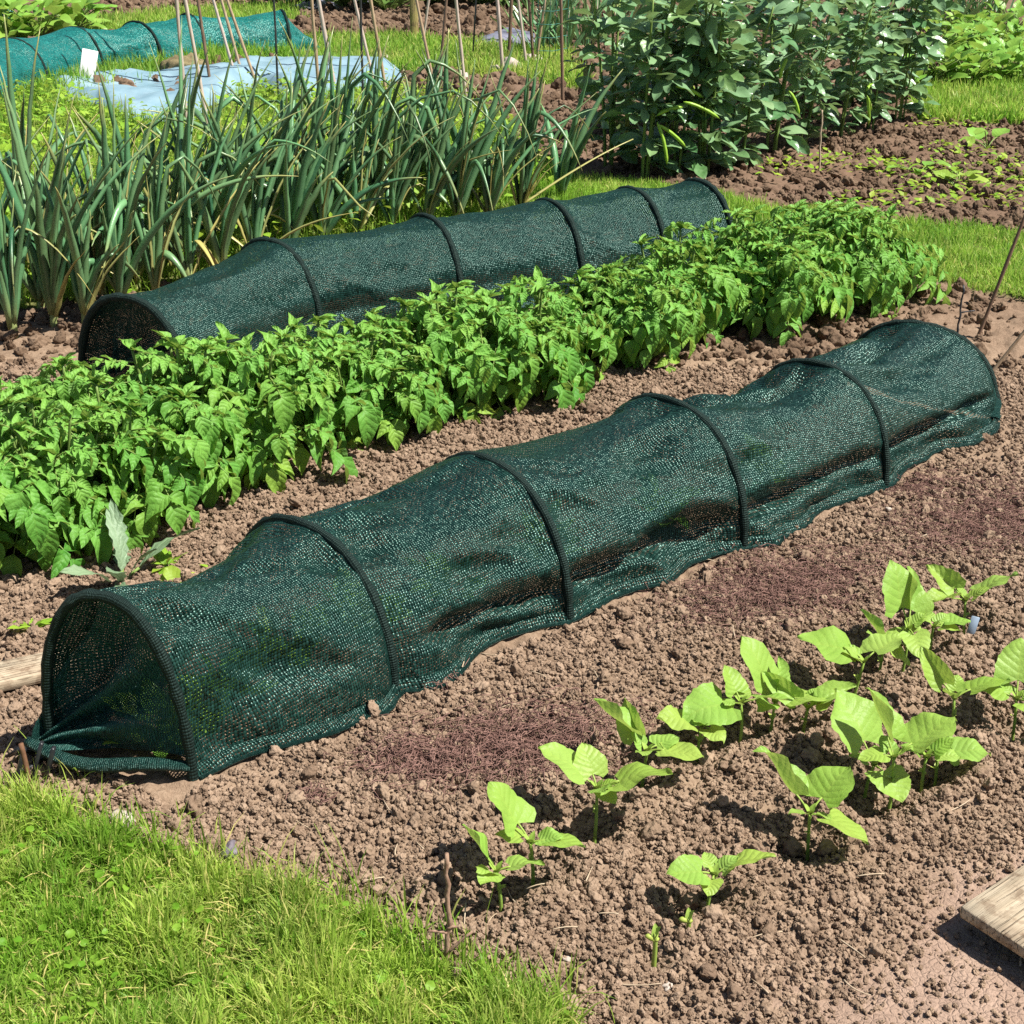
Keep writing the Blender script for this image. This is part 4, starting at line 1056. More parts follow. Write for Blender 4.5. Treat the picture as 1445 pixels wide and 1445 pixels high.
# small plants in the far right bed
leafy('courgette_seedling', (1393, 208), 'upright seedling with two rounded leaves in the far dug bed by the mown grass', 'seedling', None, 4, .13, .13, 'round', 'lush', (.65, .2), (-.1, .5), .9, 1001)
leafy('squash_seedling', (1296, 245), 'low squash seedling curling over the soil of the far dug bed', 'seedling', None, 8, .11, .07, 'lush', 'lush', (.6, .15), (-.1, .5), 1.2, 1002)
leafy('squash_seedling', (1350, 268), 'yellowish seedling with its shadow on the soil, between squash and cane', 'seedling', None, 8, .10, .08, 'lush', 'lush', (.6, .55), (0, .8), .9, 1003)
# weeds between potatoes and front tunnel
leafy('sow_thistle', (172, 820), 'grey-green sow thistle with toothed leaves behind the front tunnel mouth', 'weed', None, 8, .15, .03, 'toothed', 'thistle', (.5, .1), (.05, 1.35), .3, 1010)
leafy('leafy_weed', (45, 893), 'small bright weed on bare soil above the pale board', 'weed', None, 7, .05, .02, 'lance', 'weed', (.5, .1), (.1, 1.2), .3, 1011)
leafy('leafy_weed', (236, 800), 'small curly weed behind the front tunnel, right of the sow thistle', 'weed', None, 9, .055, .02, 'lance', 'weed', (.4, .1), (.1, 1.1), .3, 1012)
leafy('leafy_weed', (262, 822), 'round-leaved yellow weed touching the front tunnel net', 'weed', None, 5, .045, .02, 'round', 'weed', (.6, .5), (.1, 1.0), .4, 1013)
leafy('leafy_weed', (300, 800), 'tiny weed seedling flat on the soil behind the first bay of the front tunnel', 'weed', None, 5, .03, .008, 'small', 'weed', (.6, .2), (.0, .6), .4, 1014)
# crops under the front net, glimpsed through it
for i, (u, off, lb) in enumerate([(.10, .02, 'green plant just inside the mouth of the front tunnel'), (.26, .03, 'green plant under the net of the first bay'), (.44, .04, 'green plant under the net at the second hoop'), (.62, .02, 'green plant under the net of the second bay'), (.85, .03, 'green plant under the net at the third hoop'), (1.15, .03, 'green plant under the net of the third bay'), (1.5, .03, 'green plant under the net at the fourth hoop'), (1.9, .03, 'green plant under the net of the fourth bay')]):
    FC = np.array(FRONT)[:, :2]; cum = np.concatenate([[0], np.cumsum(np.linalg.norm(np.diff(FC, axis=0), axis=1))])
    c = np.array([np.interp(u, cum, FC[:, 0]), np.interp(u, cum, FC[:, 1])])
    leafy('salad_plant', None, lb, 'salad plant', 'plants growing under the front net', 20, .075, .085, 'lush', 'lush', (.5, .15), (.2, 1.3), .7, 1020 + i, pt=c)

# ------------------------------------------------------------------ grass (stuff)
def blade_field(name, x, y, hgt, width, mat, label, lean=.5, yellow=.15, seed=0):
    r = np.random.default_rng(seed); n = len(x)
    z = hfine(x, y) * .6 - .004
    P0 = np.stack([x, y, z], -1); az = r.uniform(0, 6.28, n); ln = np.abs(r.normal(0, lean, n)); H = hgt * r.uniform(.55, 1.15, n)
    o = np.stack([np.cos(az), np.sin(az), 0 * az], -1)
    face = az + r.uniform(-1.2, 1.2, n); sd = np.stack([np.cos(face + 1.57), np.sin(face + 1.57), 0 * az], -1)
    ts = [0, .35, .7, 1.0]; ws = [.75, 1.0, .7]
    cs = [P0 + o * (H * np.sin(ln) * t ** 1.7)[:, None] + np.array([0, 0, 1.0]) * (H * t * np.cos(ln * t))[:, None] for t in ts]
    V = []
    for k in range(3):
        w = (width * ws[k] * .5) * r.uniform(.7, 1.2, n)
        V += [cs[k] - sd * w[:, None], cs[k] + sd * w[:, None]]
    V.append(cs[3]); V = np.stack(V, 1).reshape(-1, 3)
    b = np.arange(n) * 7
    Q = np.concatenate([np.stack([b, b + 1, b + 3, b + 2], -1), np.stack([b + 2, b + 3, b + 5, b + 4], -1)]); T = np.stack([b + 4, b + 5, b + 6], -1)
    patch = np.clip(.45 + .9 * fbm(x * 6, y * 6, 71, 3), 0, 1)
    tr = np.clip(patch + r.normal(0, .2, n), 0, 1); ye = np.clip(yellow * (.4 + 1.6 * np.clip(.5 + fbm(x * 3, y * 3, 73, 3), 0, 1)) * r.random(n) * 2 + (r.random(n) < yellow * .5) * .6, 0, 1)
    tint = np.repeat(np.stack([tr, ye, 0 * tr, 0 * tr + 1], -1), 7, axis=0)
    a = Acc(); a.add(V, Q, T, tint); return a

def pts_in(poly_or_mask, n, x0, x1, y0, y1, seed, mx=.6):
    r = np.random.default_rng(seed); x = r.uniform(x0, x1, n); y = r.uniform(y0, y1, n)
    kk = np.clip(y / 6, 0.35, 2.0); dx = fbm(x * 5, y * 5, 91, 3) * .07 * kk; dy = fbm(x * 5, y * 5, 92, 3) * .07 * kk
    k = in_view(x, y, mx) & inpoly(x + dx, y + dy, poly_or_mask); return x[k], y[k], r
# near lawn
x, y, r = pts_in(LAWN, 200000, -1.25, .45, 1.25, 2.2, 1)
dens = np.clip(.85 + .6 * fbm(x * 8, y * 8, 83, 3), .25, 1); k = r.random(len(x)) < dens; x, y = x[k], y[k]
a = blade_field('lawn', x, y, (.034 + .052 * np.clip(.5 + 1.5 * fbm(x * 9, y * 9, 84, 3), 0, 1)), .0032, 'grass', '', .9, .17, 2)
# longer fringe along the edge and tall seed stalks
ex = np.array(LAWN[2:13]); 
for i in range(1500):
    j = RNG.integers(0, len(ex) - 1); q = RNG.random(); c = ex[j] * (1 - q) + ex[j + 1] * q + RNG.normal(0, .032, 2)
    if i == 0: fx, fy = [], []
    fx.append(c[0]); fy.append(c[1])
b = blade_field('fringe', np.array(fx), np.array(fy), RNG.uniform(.03, .095, 1500), .0034, 'grass', '', .55, .2, 3)
for q in ('V', 'Q', 'T', 'C', 'U'):
    pass
for V_, Q_, T_, C_ in zip(b.V, b.Q[:1], b.T, b.C): a.add(V_, np.concatenate(b.Q) if len(b.Q) > 1 else Q_, T_, C_)
for (bp, tp, hgt) in [((485, 1285), (452, 1140), .16), ((500, 1262), (470, 1160), .13), ((478, 1330), (490, 1250), .09), ((215, 1215), (205, 1150), .08), ((225, 1222), (292, 1142), .10), ((232, 1228), (255, 1180), .07), ((60, 1080), (28, 1020), .08), ((15, 1115), (-5, 1070), .08), ((700, 1420), (690, 1360), .07), ((565, 1350), (540, 1290), .08), ((745, 1435), (785, 1375), .07), ((610, 1400), (620, 1330), .07), ((868, 1445), (850, 1400), .05), ((650, 1380), (668, 1300), .06)]:
    g = G(*bp); dx = (tp[0] - bp[0]) / ppm(*bp)
    add_tube(a, bez((g[0], g[1], -.005), (g[0] + dx * .2, g[1], hgt * .6), (g[0] + dx, g[1] + .01, hgt), 9), np.linspace(.0022, .0006, 9), 5, (.7, .2, 0, 1), flat=.4)
cx_, cy_, r = pts_in(LAWN, 1500, -1.25, .45, 1.25, 2.2, 21)
n = len(cx_); az = r.uniform(0, 6.28, n); e = r.uniform(-.2, .5, n); d = np.stack([np.cos(az) * np.cos(e), np.sin(az) * np.cos(e), np.sin(e)], -1)
a.many(TPL['round'], frame(d, np.tile([0, 0, 1.0], (n, 1)) + r.normal(0, .3, (n, 3))) * r.uniform(.007, .017, n)[:, None, None], np.stack([cx_, cy_, hfine(cx_, cy_) * .6 + r.uniform(.012, .045, n)], -1), np.stack([r.uniform(0, .5, n), 0 * cx_, 0 * cx_, 0 * cx_ + 1], -1))
tx, ty, r = pts_in(LAWN, 1300, -1.25, .45, 1.25, 2.2, 22)
for q in range(len(tx)):
    az = r.uniform(0, 6.28); L = r.uniform(.02, .06); c = np.array([tx[q], ty[q], float(r.uniform(.008, .034))]); dv = np.array([math.cos(az), math.sin(az), r.normal(0, .25)]) * L / 2
    add_tube(a, [c - dv, c + [0, 0, .004], c + dv], [.0012, .0015, .0006], 4, (.6, .95, 0, 1), flat=.4)
tag(a.obj('lawn_grass', M['grass']), 'short sunlit lawn grass in the near corner with scattered yellow blades', 'grass', kind='stuff')
# grass path behind the potatoes and beside the far bed
x, y, r = pts_in(PATH, 330000, -1.2, 3.4, 4.6, 8.4, 4)
k = r.random(len(x)) < np.clip(.8 + .7 * fbm(x * 4, y * 4, 85, 3), .2, 1); x, y = x[k], y[k]
a = blade_field('path', x, y, .05 + .03 * np.clip(fbm(x * 5, y * 5, 86, 2) + .4, 0, 1), .0048, 'grassy', '', .7, .16, 5)
tag(a.obj('path_grass', M['grassy']), 'yellow-green grass strip running behind the potato row', 'grass', kind='stuff')
# weedy ground behind the onions
x, y, r = pts_in(WEEDY, 150000, -4.2, .8, 4.6, 11.5, 6)
a = blade_field('rough', x, y, r.uniform(.06, .15, len(x)), .006, 'grassy', '', .6, .16, 7)
xs, ys, r = pts_in(WEEDY, 26000, -4.2, .8, 4.6, 11.5, 8)
tag(a.obj('rough_grass', M['grassy']), 'rough yellow-green grass between the onions and the pale blue sheet', 'grass', kind='stuff')
w = Acc()
n = len(xs); az = r.uniform(0, 6.28, n); e = r.uniform(-.1, .9, n); d = np.stack([np.cos(az) * np.cos(e), np.sin(az) * np.cos(e), np.sin(e)], -1)
zz = hfine(xs, ys) + r.random(n) ** 1.5 * .16
w.many(TPL['small'], frame(d, np.tile([0, 0, 1.0], (n, 1)) + r.normal(0, .25, (n, 3))) * r.uniform(.025, .06, n)[:, None, None], np.stack([xs, ys, zz], -1), np.stack([np.clip(r.normal(.6, .25, n), 0, 1), np.clip(r.normal(.12, .15, n), 0, 1), 0 * xs, 0 * xs + 1], -1))
tag(w.obj('leafy_weeds', M['weed']), 'carpet of small yellow-green weeds behind the onion row', 'weeds', kind='stuff')
# far mown grass strips
for nm, poly, nn, bx, sd, lb in [('far_grass', BACKLAWN, 60000, (-2.2, 1.0, 9, 14.5), 11, 'mown grass strip beyond the canes'), ('corner_grass', BACKLAWN2, 60000, (-7, -1.5, 12, 18), 12, 'grass strip behind the teal tunnel'), ('side_grass', RIGHTLAWN, 60000, (2.2, 5, 7.5, 10.5), 13, 'mown grass patch between the far rows and the dug bed')]:
    x, y, r = pts_in(poly, nn, *bx, sd, 1.0)
    tag(blade_field(nm, x, y, r.uniform(.06, .13, len(x)), .010, 'grassy', '', .6, .18, sd).obj(nm, M['grassy']), lb, 'grass', kind='stuff')
# long tussock grass along the teal tunnel
TC = np.array(TEAL)[:, :2]; P = []
for q in range(1000):
    b = RNG.integers(1, len(TC) - 1); u = RNG.random(); d = unit(TC[b + 1] - TC[b]); P.append(TC[b] * (1 - u) + TC[b + 1] * u + np.array([d[1], -d[0]]) * (.27 + abs(RNG.normal(0, .16))))
P = np.array([p for p in P for _ in range(8)]) + RNG.normal(0, .05, (8000, 2))
tag(blade_field('t', P[:, 0], P[:, 1], RNG.uniform(.06, .20, len(P)), .010, '', '', .65, .10, 14).obj('tussock_grass', M['grassy']), 'long arching grass growing against the side of the teal net tunnel', 'grass', kind='stuff')
# sparse weeds on the far right bed and a little in the near bed
FARBED = gpoly([(1040, 240), (1100, 300), (1250, 320), (1500, 335), (1500, 175), (1290, 175), (1150, 220)])
xs, ys, r = pts_in(FARBED, 9000, .6, 4.5, 5.5, 9.5, 15)
k = fbm(xs * 2.4, ys * 2.4, 88, 3) > .05; xs, ys = xs[k], ys[k]
w = Acc(); n = len(xs); az = r.uniform(0, 6.28, n); e = r.uniform(-.1, .8, n); d = np.stack([np.cos(az) * np.cos(e), np.sin(az) * np.cos(e), np.sin(e)], -1)
w.many(TPL['small'], frame(d, np.tile([0, 0, 1.0], (n, 1)) + r.normal(0, .25, (n, 3))) * r.uniform(.02, .05, n)[:, None, None], np.stack([xs, ys, hfine(xs, ys) + .01 + r.random(n) * .03], -1), np.stack([np.clip(r.normal(.6, .25, n), 0, 1), np.clip(r.normal(.2, .2, n), 0, 1), 0 * xs, 0 * xs + 1], -1))
tag(w.obj('seedling_weeds', M['weed']), 'thin scatter of tiny weeds over the far dug bed', 'weeds', kind='stuff')

# ------------------------------------------------------------------ red-brown fibre mulch (stuff)
a = Acc()
for (cx, cy, rx, ry, n, ang) in [(715, 1060, 135, 42, 2600, -.12), (590, 1085, 60, 22, 500, 0), (1110, 835, 120, 42, 2400, -.1), (1390, 735, 110, 42, 2200, -.15), (1300, 690, 60, 18, 400, 0), (620, 965, 28, 14, 120, 0), (1010, 870, 40, 20, 160, 0), (440, 1130, 22, 8, 60, 0)]:
    for k in range(int(n * .85)):
        u = RNG.normal(0, .60, 2); px = cx + u[0] * rx; py = cy + u[1] * ry + u[0] * rx * ang
        g = G(px, py); z = float(0) 
        L = RNG.uniform(.012, .045); az = RNG.uniform(0, 6.28); dv = np.array([math.cos(az), math.sin(az), 0]) * L
        sd = np.array([-math.sin(az), math.cos(az), 0]) * L * RNG.normal(0, .25)
        a._pend = getattr(a, '_pend', []); a._pend.append((g[0], g[1], dv, sd))
pe = a._pend; xy = np.array([(p[0], p[1]) for p in pe]); zz = hfine(xy[:, 0], xy[:, 1]) + .004 + RNG.random(len(pe)) * .012
for (p, z) in zip(pe, zz):
    c = np.array([p[0], p[1], z]); add_tube(a, [c - p[2] * .5, c + p[3] + [0, 0, RNG.uniform(0, .010)], c + p[2] * .5], [.0006, .0009, .0005], 4)
tag(a.obj('fibre_mulch', M['fibre']), 'patches of fine red-brown fibre mulch lying on the soil between tunnel and seedlings', 'mulch', kind='stuff')
# bits of straw and root lying about
a = Acc()
for (px, py) in [(1075, 838), (1035, 902), (560, 1210), (700, 1350), (590, 1340), (900, 1395), (1330, 700), (1260, 730), (500, 1000), (420, 1160), (1200, 1340), (760, 960), (1010, 300), (1180, 285), (1330, 160), (1000, 303), (1060, 290)] + [tuple(RNG.uniform((250, 700), (1445, 1400))) for _ in range(45)]:
    g = G(px, py); z = float(hfine(*g)) + .010; L = RNG.uniform(.02, .07) * (1 if py > 400 else 3); az = RNG.uniform(0, 6.28); d = np.array([math.cos(az), math.sin(az), RNG.normal(0, .12)]) * L
    c = np.array([g[0], g[1], z]); add_tube(a, bez(c - d / 2, c + RNG.normal(0, .12, 3) * L, c + d / 2, 6), np.linspace(.0014, .0008, 6) * (1 if py > 400 else 2), 5)
tag(a.obj('straw_litter', M['straw']), 'scattered bits of dry straw and root on the soil', 'litter', kind='stuff')

# ------------------------------------------------------------------ canes, rods, post
def stick(name, bp, tp, length, rad, mat, label, cat='cane', group=None, nodes=True, depth_lean=0.0):
    g = G(*bp); lean = (tp[0] - bp[0]) / max(1, bp[1] - tp[1]) * .95
    d = unit(np.array([lean, depth_lean, 1.0])); m = 22
    t = np.linspace(-.05, length, m); pts = d[None] * t[:, None]
    r = np.random.default_rng(int(abs(bp[0] * 7 + bp[1])))
    pts[:, :2] += np.cumsum(r.normal(0, .0025, (m, 2)), axis=0) * (np.arange(m)[:, None] / m)
    rr = rad * (1 - .25 * np.arange(m) / m)
    if nodes: rr = rr * (1 + .16 * (np.arange(m) % 4 == 1))
    a = Acc(); add_tube(a, pts, rr, 9)
    o = a.obj(name, M[mat]); o.location = (g[0], g[1], float(hz(*g))); return tag(o, label, cat, group)
CG = 'bean canes pushed into the ground behind the onions'
CANES = [((267, 0), (265, 190), 'canepale', 'straight pale cane, leftmost of all the canes'), ((278, 0), (297, 198), 'canepale', 'whitish cane second from the left, running down into the onions'), ((291, 0), (300, 140), 'canedark', 'brown cane third from the left, crossing the blue sheet'),
 ((308, 0), (336, 122), 'canepale', 'leaning pale cane, first of the leaning fan of three'), ((319, 0), (344, 114), 'cane', 'leaning tan cane in the middle of the leaning fan of three'), ((327, 0), (366, 130), 'cane', 'most tilted cane of the leaning fan of three'),
 ((449, 0), (452, 160), 'cane', 'upright tan cane just right of the teal tunnel end'), ((454, 0), (474, 132), 'canepale', 'thick pale cane leaning beside the upright tan one'), ((503, 0), (531, 130), 'canepale', 'leaning pale cane left of the dark rod over the far grass'),
 ((526, 0), (550, 160), 'cane', 'leaning tan cane left of the wooden post'), ((608, 0), (596, 66), 'canepale', 'crooked pale cane right of the wooden post'), ((600, 60), (612, 120), 'cane', 'short crossing cane below the wooden post'), ((633, 0), (620, 110), 'canedark', 'dark brown cane leaning left, over the far soil'),
 ((644, 0), (660, 156), 'canepale', 'pale cane leaning right between the brown cane and the thin rod'), ((701, 0), (710, 106), 'canepale', 'thickest whitish cane, ending at the pale stones'), ((722, 0), (718, 86), 'canedark', 'thin brown cane next to the thick whitish one'),
 ((730, 0), (743, 96), 'canepale', 'pale cane ending at the yellowish stone'), ((745, 0), (753, 92), 'canedark', 'cane left of the pea netting'), ((770, 0), (757, 86), 'cane', 'cane leaning across the pea netting'), ((790, 0), (794, 146), 'canedark', 'long dark cane at the right edge of the pea netting'),
 ((802, 0), (796, 60), 'canepale', 'pale cane among the leeks right of the pea netting'), ((840, 0), (844, 60), 'canepale', 'pale cane among the leeks near the broad beans')]
for (tp, bp, mt, lb) in CANES: stick('bamboo_cane', bp, tp, 1.75,   .014 if 'thick' in lb else .0108, mt, lb, 'cane', CG)
for (tp, bp, lb) in [((398, 0), (393, 150), 'thin black rod standing among the onions in front of the teal tunnel end'), ((518, 0), (513, 190), 'thin black rod between two leaning pale canes'), ((673, 0), (667, 84), 'short thin black rod over the far soil behind the canes')]:
    stick('metal_rod', bp, tp, 1.6, .0075, 'rod', lb, 'rod', 'black rods behind the onions', False)
stick('garden_cane', (1380, 474), (1440, 222), 1.25, .0062, 'canedark', 'long thin grey-brown cane leaning right over the grass path', 'cane', None)
stick('garden_cane', (1394, 530), (1447, 448), 1.1, .0055, 'cane', 'thin cane leaning out of the picture just beyond the front tunnel', 'cane', None)
g = G(585, 56); a = Acc(); add_box(a, 1.5, .07, .07, roty(-math.pi / 2), (.035, 0, -.1 + .75 + .1 - .1), .006, jitter=.0015, seed=3, nx=12)
o = a.obj('wooden_post', M['post']); o.location = (g[0], g[1], 0); tag(o, 'thick yellowed wooden post at the edge of the far bed', 'post')
# stake of the dead stalk in the broad beans, twigs
stick('dry_stalk', (1156, 240), (1152, 165), .30, .006, 'straw', 'single bare yellow stalk standing before the broad beans', 'stalk', None, False)
def twig(bp, tp, length, rad, mat, label, br, name='forked_twig'):
    g = G(*bp); lean = (tp[0] - bp[0]) / (bp[1] - tp[1]) * .95; d = unit(np.array([lean, .05, 1.0]))
    a = Acc(); pts = d[None] * np.linspace(-.03, length, 14)[:, None]; pts[:, :2] += np.random.default_rng(int(bp[0])).normal(0, rad * .45, (14, 2)); add_tube(a, pts, np.linspace(rad, rad * .75, 14) * (1 + .12 * np.sin(np.arange(14) * 2.2)), 8)
    for (f, dv, L) in br:
        p = d * length * f; dv = unit(np.array(dv, float)); add_tube(a, bez(p, p + dv * L * .5 + [0, 0, .003], p + dv * L, 6), np.linspace(rad * .7, rad * .45, 6), 7)
    o = a.obj(name, M[mat]); o.location = (g[0], g[1], float(hz(*g))); tag(o, label, 'twig')
twig((630, 1372), (636, 1204), .205, .0042, 'twig', 'dry brown twig with short side branches upright at the lawn edge', [(.14, (.7, 0, .75), .055), (.32, (-1, 0, .1), .028), (.36, (.8, 0, .15), .014)])
twig((1350, 478), (1351, 402), .19, .0042, 'rod', 'dark knotted twig upright beyond the far end of the front tunnel', [(.5, (1, 0, .15), .05), (.62, (-1, .2, .1), .012), (.40, (-1, 0, 0), .014)], 'knotted_twig')
# ------------------------------------------------------------------ plates, labels, pegs, boards, sheets, stones
a = Acc(); add_box(a, .105, .006, .275, None, (0, 0, 0), .002)
g = G(120, 128); o = a.obj('marker_plate', M['white']); o.rotation_euler = (R(-8), R(14), R(12)); o.location = (g[0], g[1], .0); tag(o, 'white plastic marker plate leaning upright at the edge of the blue sheet', 'plate')
g = G(1369, 886); a = Acc(); add_box(a, .075, .017, .0022, roty(-math.pi / 2), (0, 0, .022), .0006); o = a.obj('plant_label', M['bluegrey']); o.location = (g[0], g[1], float(hz(*g)) - .005); o.rotation_euler = (R(8), R(4), R(75)); tag(o, 'blue-grey plastic plant label stuck in the soil under a bean leaf', 'plant label')
# wooden boards
def board(name, corner, dirdeg, L, Wd, T, z, label, side=1, seed=0):
    c = np.asarray(corner); a = Acc(); add_box(a, L, Wd, T, None, (L / 2, side * Wd / 2, 0), .0016, jitter=.0006, seed=seed, nx=16)
    o = a.obj(name, M['wood']); o.location = (c[0], c[1], z); o.rotation_euler = (0, R(-1.0), R(dirdeg)); tag(o, label, 'board')
A_ = G(1350, 1312); B_ = G(1445, 1250) - A_
board('wooden_board', A_, math.degrees(math.atan2(B_[1], B_[0])), .70, .19, .020, .026, 'wide flat wooden board raised off the soil at the near right corner', -1, 4)
cb = G(72, 972); dd = G(0, 990) - cb; board('wooden_board', cb - dd * .6, math.degrees(math.atan2(dd[1], dd[0])), .9, .085, .022, .016, 'narrow pale wooden board lying left of the front tunnel mouth', -1, 5)
# pale blue sheet
def sheet(name, px, mat, label, z0=.03, amp=.05, step=.035, seed=0, gap=True):
    poly = gpoly(px); X0 = min(p[0] for p in poly); X1 = max(p[0] for p in poly); Y0 = min(p[1] for p in poly); Y1 = max(p[1] for p in poly)
    gx = np.arange(X0, X1, step); gy = np.arange(Y0, Y1, step * 1.4); X, Y = np.meshgrid(gx, gy); ins = inpoly(X, Y, poly)
    # distance-like taper
    dist = ins.astype(float); cur = ins.copy()
    for k in range(5):
        nb = cur.copy(); nb[1:] &= cur[:-1]; nb[:-1] &= cur[1:]; nb[:, 1:] &= cur[:, :-1]; nb[:, :-1] &= cur[:, 1:]; cur = nb; dist += cur
    Z = hz(X, Y) + .012 + (z0 + amp * (fbm(X * 1.6, Y * 1.6, seed, 3) + .4) + .02 * np.abs(fbm(X * 5, Y * 2.5, seed + 3, 3))) * np.clip(dist / 5, 0, 1)
    idx = -np.ones(X.shape, int); idx[ins] = np.arange(ins.sum()); V = np.stack([X, Y, Z], -1)[ins]
    a_, b_, c_, d_ = idx[:-1, :-1], idx[:-1, 1:], idx[1:, 1:], idx[1:, :-1]; ok = (a_ >= 0) & (b_ >= 0) & (c_ >= 0) & (d_ >= 0)
    a = Acc(); a.add(V, np.stack([a_[ok], b_[ok], c_[ok], d_[ok]], -1)); o = a.obj(name, M[mat]); return tag(o, label, 'plastic sheet')
sheet('plastic_sheet', [(58, 130), (112, 123), (176, 115), (240, 113), (280, 110), (306, 112), (324, 101), (354, 91), (408, 91), (466, 89), (520, 95), (560, 100), (575, 120), (560, 128), (520, 130), (470, 140), (449, 150), (420, 150), (380, 140), (364, 132), (330, 150), (300, 178), (249, 180), (207, 180), (160, 170), (133, 156), (80, 148)], 'sheet', 'pale blue plastic sheet spread on the ground behind the onions', .05, .10, .03, 5)
sheet('plastic_sheet', [(400, 16), (440, 2), (470, -14), (560, -14), (550, 10), (520, 18)], 'darksheet', 'grey violet plastic sheet on the far bed left of the post', .04, .05, .05, 6)
sheet('plastic_sheet', [(655, 66), (690, 50), (752, 50), (760, 64), (700, 72)], 'darksheet', 'dark grey violet plastic sheet on the far bed behind the canes', .03, .04, .04, 7)
def stone(p, s, mat, label, flat=.65, name='stone', seed=0):
    g = G(*p); bm_v, fs = ico(3); r = np.random.default_rng(seed)
    n = fbm(bm_v[:, 0] * 1.6 + seed, bm_v[:, 1] * 1.6 + bm_v[:, 2], seed, 3); V = bm_v * (1 + .8 * n[:, None]) * np.array([1, .8, flat]) * s / 2
    a = Acc(); a.add(V, None, fs); o = a.obj(name, M[mat]); o.location = (g[0], g[1], float(hfine(*g)) + s * flat * .22); o.rotation_euler = (0, 0, r.uniform(0, 6)); tag(o, label, 'stone')
def ico(sub):
    import bmesh
    bm = bmesh.new(); bmesh.ops.create_icosphere(bm, subdivisions=sub, radius=1.0); bm.verts.ensure_lookup_table()
    V = np.array([v.co[:] for v in bm.verts]); f = np.array([[v.index for v in q.verts] for q in bm.faces]); bm.free(); return V, f
for i, (p, s, mt, lb) in enumerate([((326, 1212), .036, 'flint', 'grey purple flint at the lawn edge below the front tunnel'), ((73, 1158), .040, 'stone', 'pale flat stone at the lawn edge under the tunnel tie'), ((176, 1165), .045, 'stone', 'large brown clod-like stone before the tunnel mouth'), ((800, 1356), .013, 'stone', 'small round pebble between twig and snapped stump'), ((942, 1390), .016, 'stone', 'pale round pebble in front of the snapped stump'), ((1185, 992), .013, 'stone', 'white chip of stone between the two seedling rows'), ((1382, 940), .013, 'stone', 'white pebble right of the front seedling row'), ((1254, 722), .02, 'stone', 'white sliver of stone at the tunnel edge by the mulch'), ((878, 1208), .014, 'stone', 'tan pebble behind the hollow of the three-leaved seedling'),
 ((722, 100), .16, 'stone', 'pale grey stone at the foot of the thickest whitish cane'), ((700, 104), .13, 'stone', 'bluish pale stone left of the thickest whitish cane'), ((752, 90), .15, 'stone', 'yellowish stone left of the pea netting'), ((648, 116), .16, 'stone', 'pale stone among weeds near the leaning brown cane'), ((542, 88), .12, 'stone', 'yellow stone at the far edge of the blue sheet')]):
    stone(p, s, mt, lb, .65, 'stone', 40 + i)
# soil heap and debris on the sheet
V, f = ico(4); n = fbm(V[:, 0] * 3 + 5, V[:, 1] * 3 + V[:, 2] * 2, 9, 4); a = Acc(); a.add(V * (1 + .35 * n[:, None]) * np.array([.17, .15, .12]), None, f); o = a.obj('soil_heap', M['soil']); g = G(263, 113); o.location = (g[0], g[1], .05); tag(o, 'small heap of pale soil holding down the blue sheet', 'soil heap')
# ties and stake at the mouth of the front tunnel
g = G(58, 1108); a = Acc(); 
for (x_, rz_, L_) in ((0, .1, .10), (.022, -.12, .09), (-.03, .35, .085)):
    add_box(a, L_, .012, .007, rotz(rz_) @ roty(-R(70)), (x_, 0, L_ * .42), .0015)
o = a.obj('ground_peg', M['black']); o.location = (g[0], g[1], .0); tag(o, 'black plastic ground peg holding the gathered net at the tunnel mouth', 'peg')
g = G(44, 1122); a = Acc(); add_tube(a, bez((0, 0, -.03), (.002, 0, .05), (-.004, .004, .105), 10), np.linspace(.0055, .0045, 10), 8); o = a.obj('iron_stake', M['rust']); o.location = (g[0], g[1], 0); tag(o, 'short rusty iron stake beside the black peg', 'stake')
g = G(52, 1082); a = Acc(); P3 = [(0, 0, .03), (-.02, -.01, .045), (-.035, .0, .03), (-.02, .02, .02), (.005, .01, .03), (.02, -.01, .025), (.0, -.03, .02), (-.03, -.045, .012), (-.055, -.05, .008)]
add_tube(a, P3, .0038, 7); add_tube(a, [(0, 0, .035), (-.03, .02, .03), (-.06, .01, .012)], .003, 7); o = a.obj('tie_cord', M['black']); o.location = (g[0], g[1], 0); tag(o, 'black cord knotted round the gathered net end', 'cord')
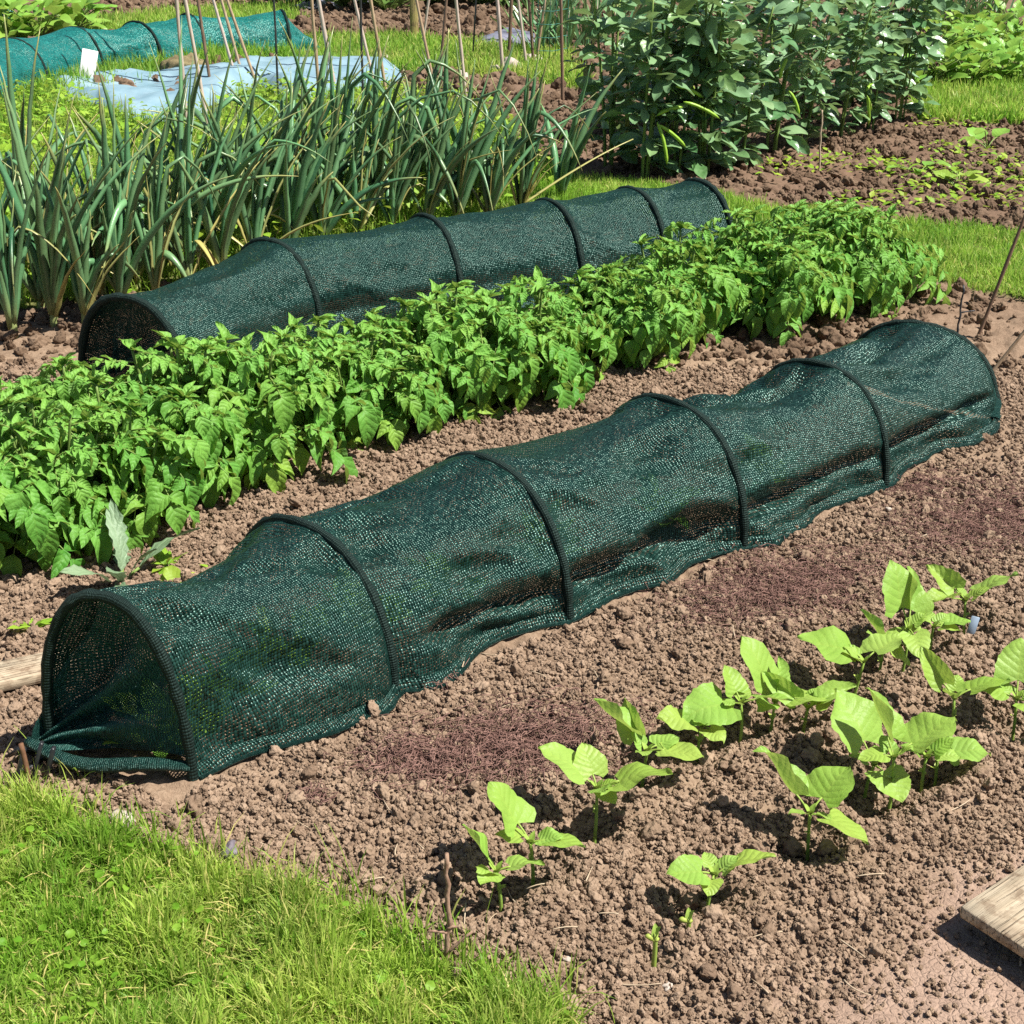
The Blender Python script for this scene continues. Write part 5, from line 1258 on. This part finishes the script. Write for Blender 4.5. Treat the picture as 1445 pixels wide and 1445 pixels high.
# pea netting on the canes
a = Acc(); g0 = G(758, 96); g1 = G(800, 92); dv = np.array([*(g1 - g0), 0]); Lw = np.linalg.norm(dv)
for k in range(6):
    p0 = np.array([*g0, 0]) + dv * k / 5; add_tube(a, [p0 + [0, 0, .0], p0 + [.004, 0, .55], p0 + [0, 0, 1.2]], .0028, 5)
for k in range(13):
    z = .03 + k * .096; add_tube(a, [np.array([*g0, z]), np.array([*g0, z - .012]) + dv * .5, np.array([*g1, z])], .0026, 5)
tag(a.obj('pea_netting', M['netteal'] if False else M['teal_cord']), 'green square-mesh pea netting hung between canes', 'netting')

# ------------------------------------------------------------------ light, sky, camera, render settings
SUN_EL, s_dir = R(57), unit(np.array([.96, -.27]))
sv = Vector((s_dir[0] * math.cos(SUN_EL), s_dir[1] * math.cos(SUN_EL), math.sin(SUN_EL)))
ld = bpy.data.lights.new('sun', 'SUN'); ld.energy = 5.0; ld.angle = R(0.5); ld.color = (1.0, .955, .88)
lo = bpy.data.objects.new('sun', ld); COL.objects.link(lo); lo.rotation_euler = sv.to_track_quat('Z', 'Y').to_euler(); lo.location = (3, -3, 8)
wd = bpy.data.worlds.new('World'); scene.world = wd; wd.use_nodes = True; nt = wd.node_tree; nt.nodes.clear()
sky = nt.nodes.new('ShaderNodeTexSky'); sky.sky_type = 'NISHITA'; sky.sun_disc = False; sky.sun_elevation = SUN_EL; sky.sun_rotation = math.atan2(s_dir[0], s_dir[1])
bg = nt.nodes.new('ShaderNodeBackground'); bg.inputs['Strength'].default_value = .05; wo = nt.nodes.new('ShaderNodeOutputWorld'); nt.links.new(sky.outputs[0], bg.inputs[0]); nt.links.new(bg.outputs[0], wo.inputs[0])
cd = bpy.data.cameras.new('camera'); co = bpy.data.objects.new('camera', cd); COL.objects.link(co); co.location = (0, 0, CH); co.rotation_euler = (math.pi / 2 - PITCH, 0, 0)
cd.sensor_width = 36; cd.lens = 36 * F / W0; cd.clip_start = .05; cd.clip_end = 2000; scene.camera = co
vs = scene.view_settings; vs.view_transform = 'Standard'; vs.look = 'None'; vs.exposure = 0.82; vs.gamma = 1
scene.render.engine = 'CYCLES'; cy = scene.cycles
cy.max_bounces = 7; cy.diffuse_bounces = 1; cy.glossy_bounces = 3; cy.transmission_bounces = 4; cy.transparent_max_bounces = 14
cy.sample_clamp_indirect = 4; cy.use_denoising = False; cy.caustics_reflective = False; cy.caustics_refractive = False
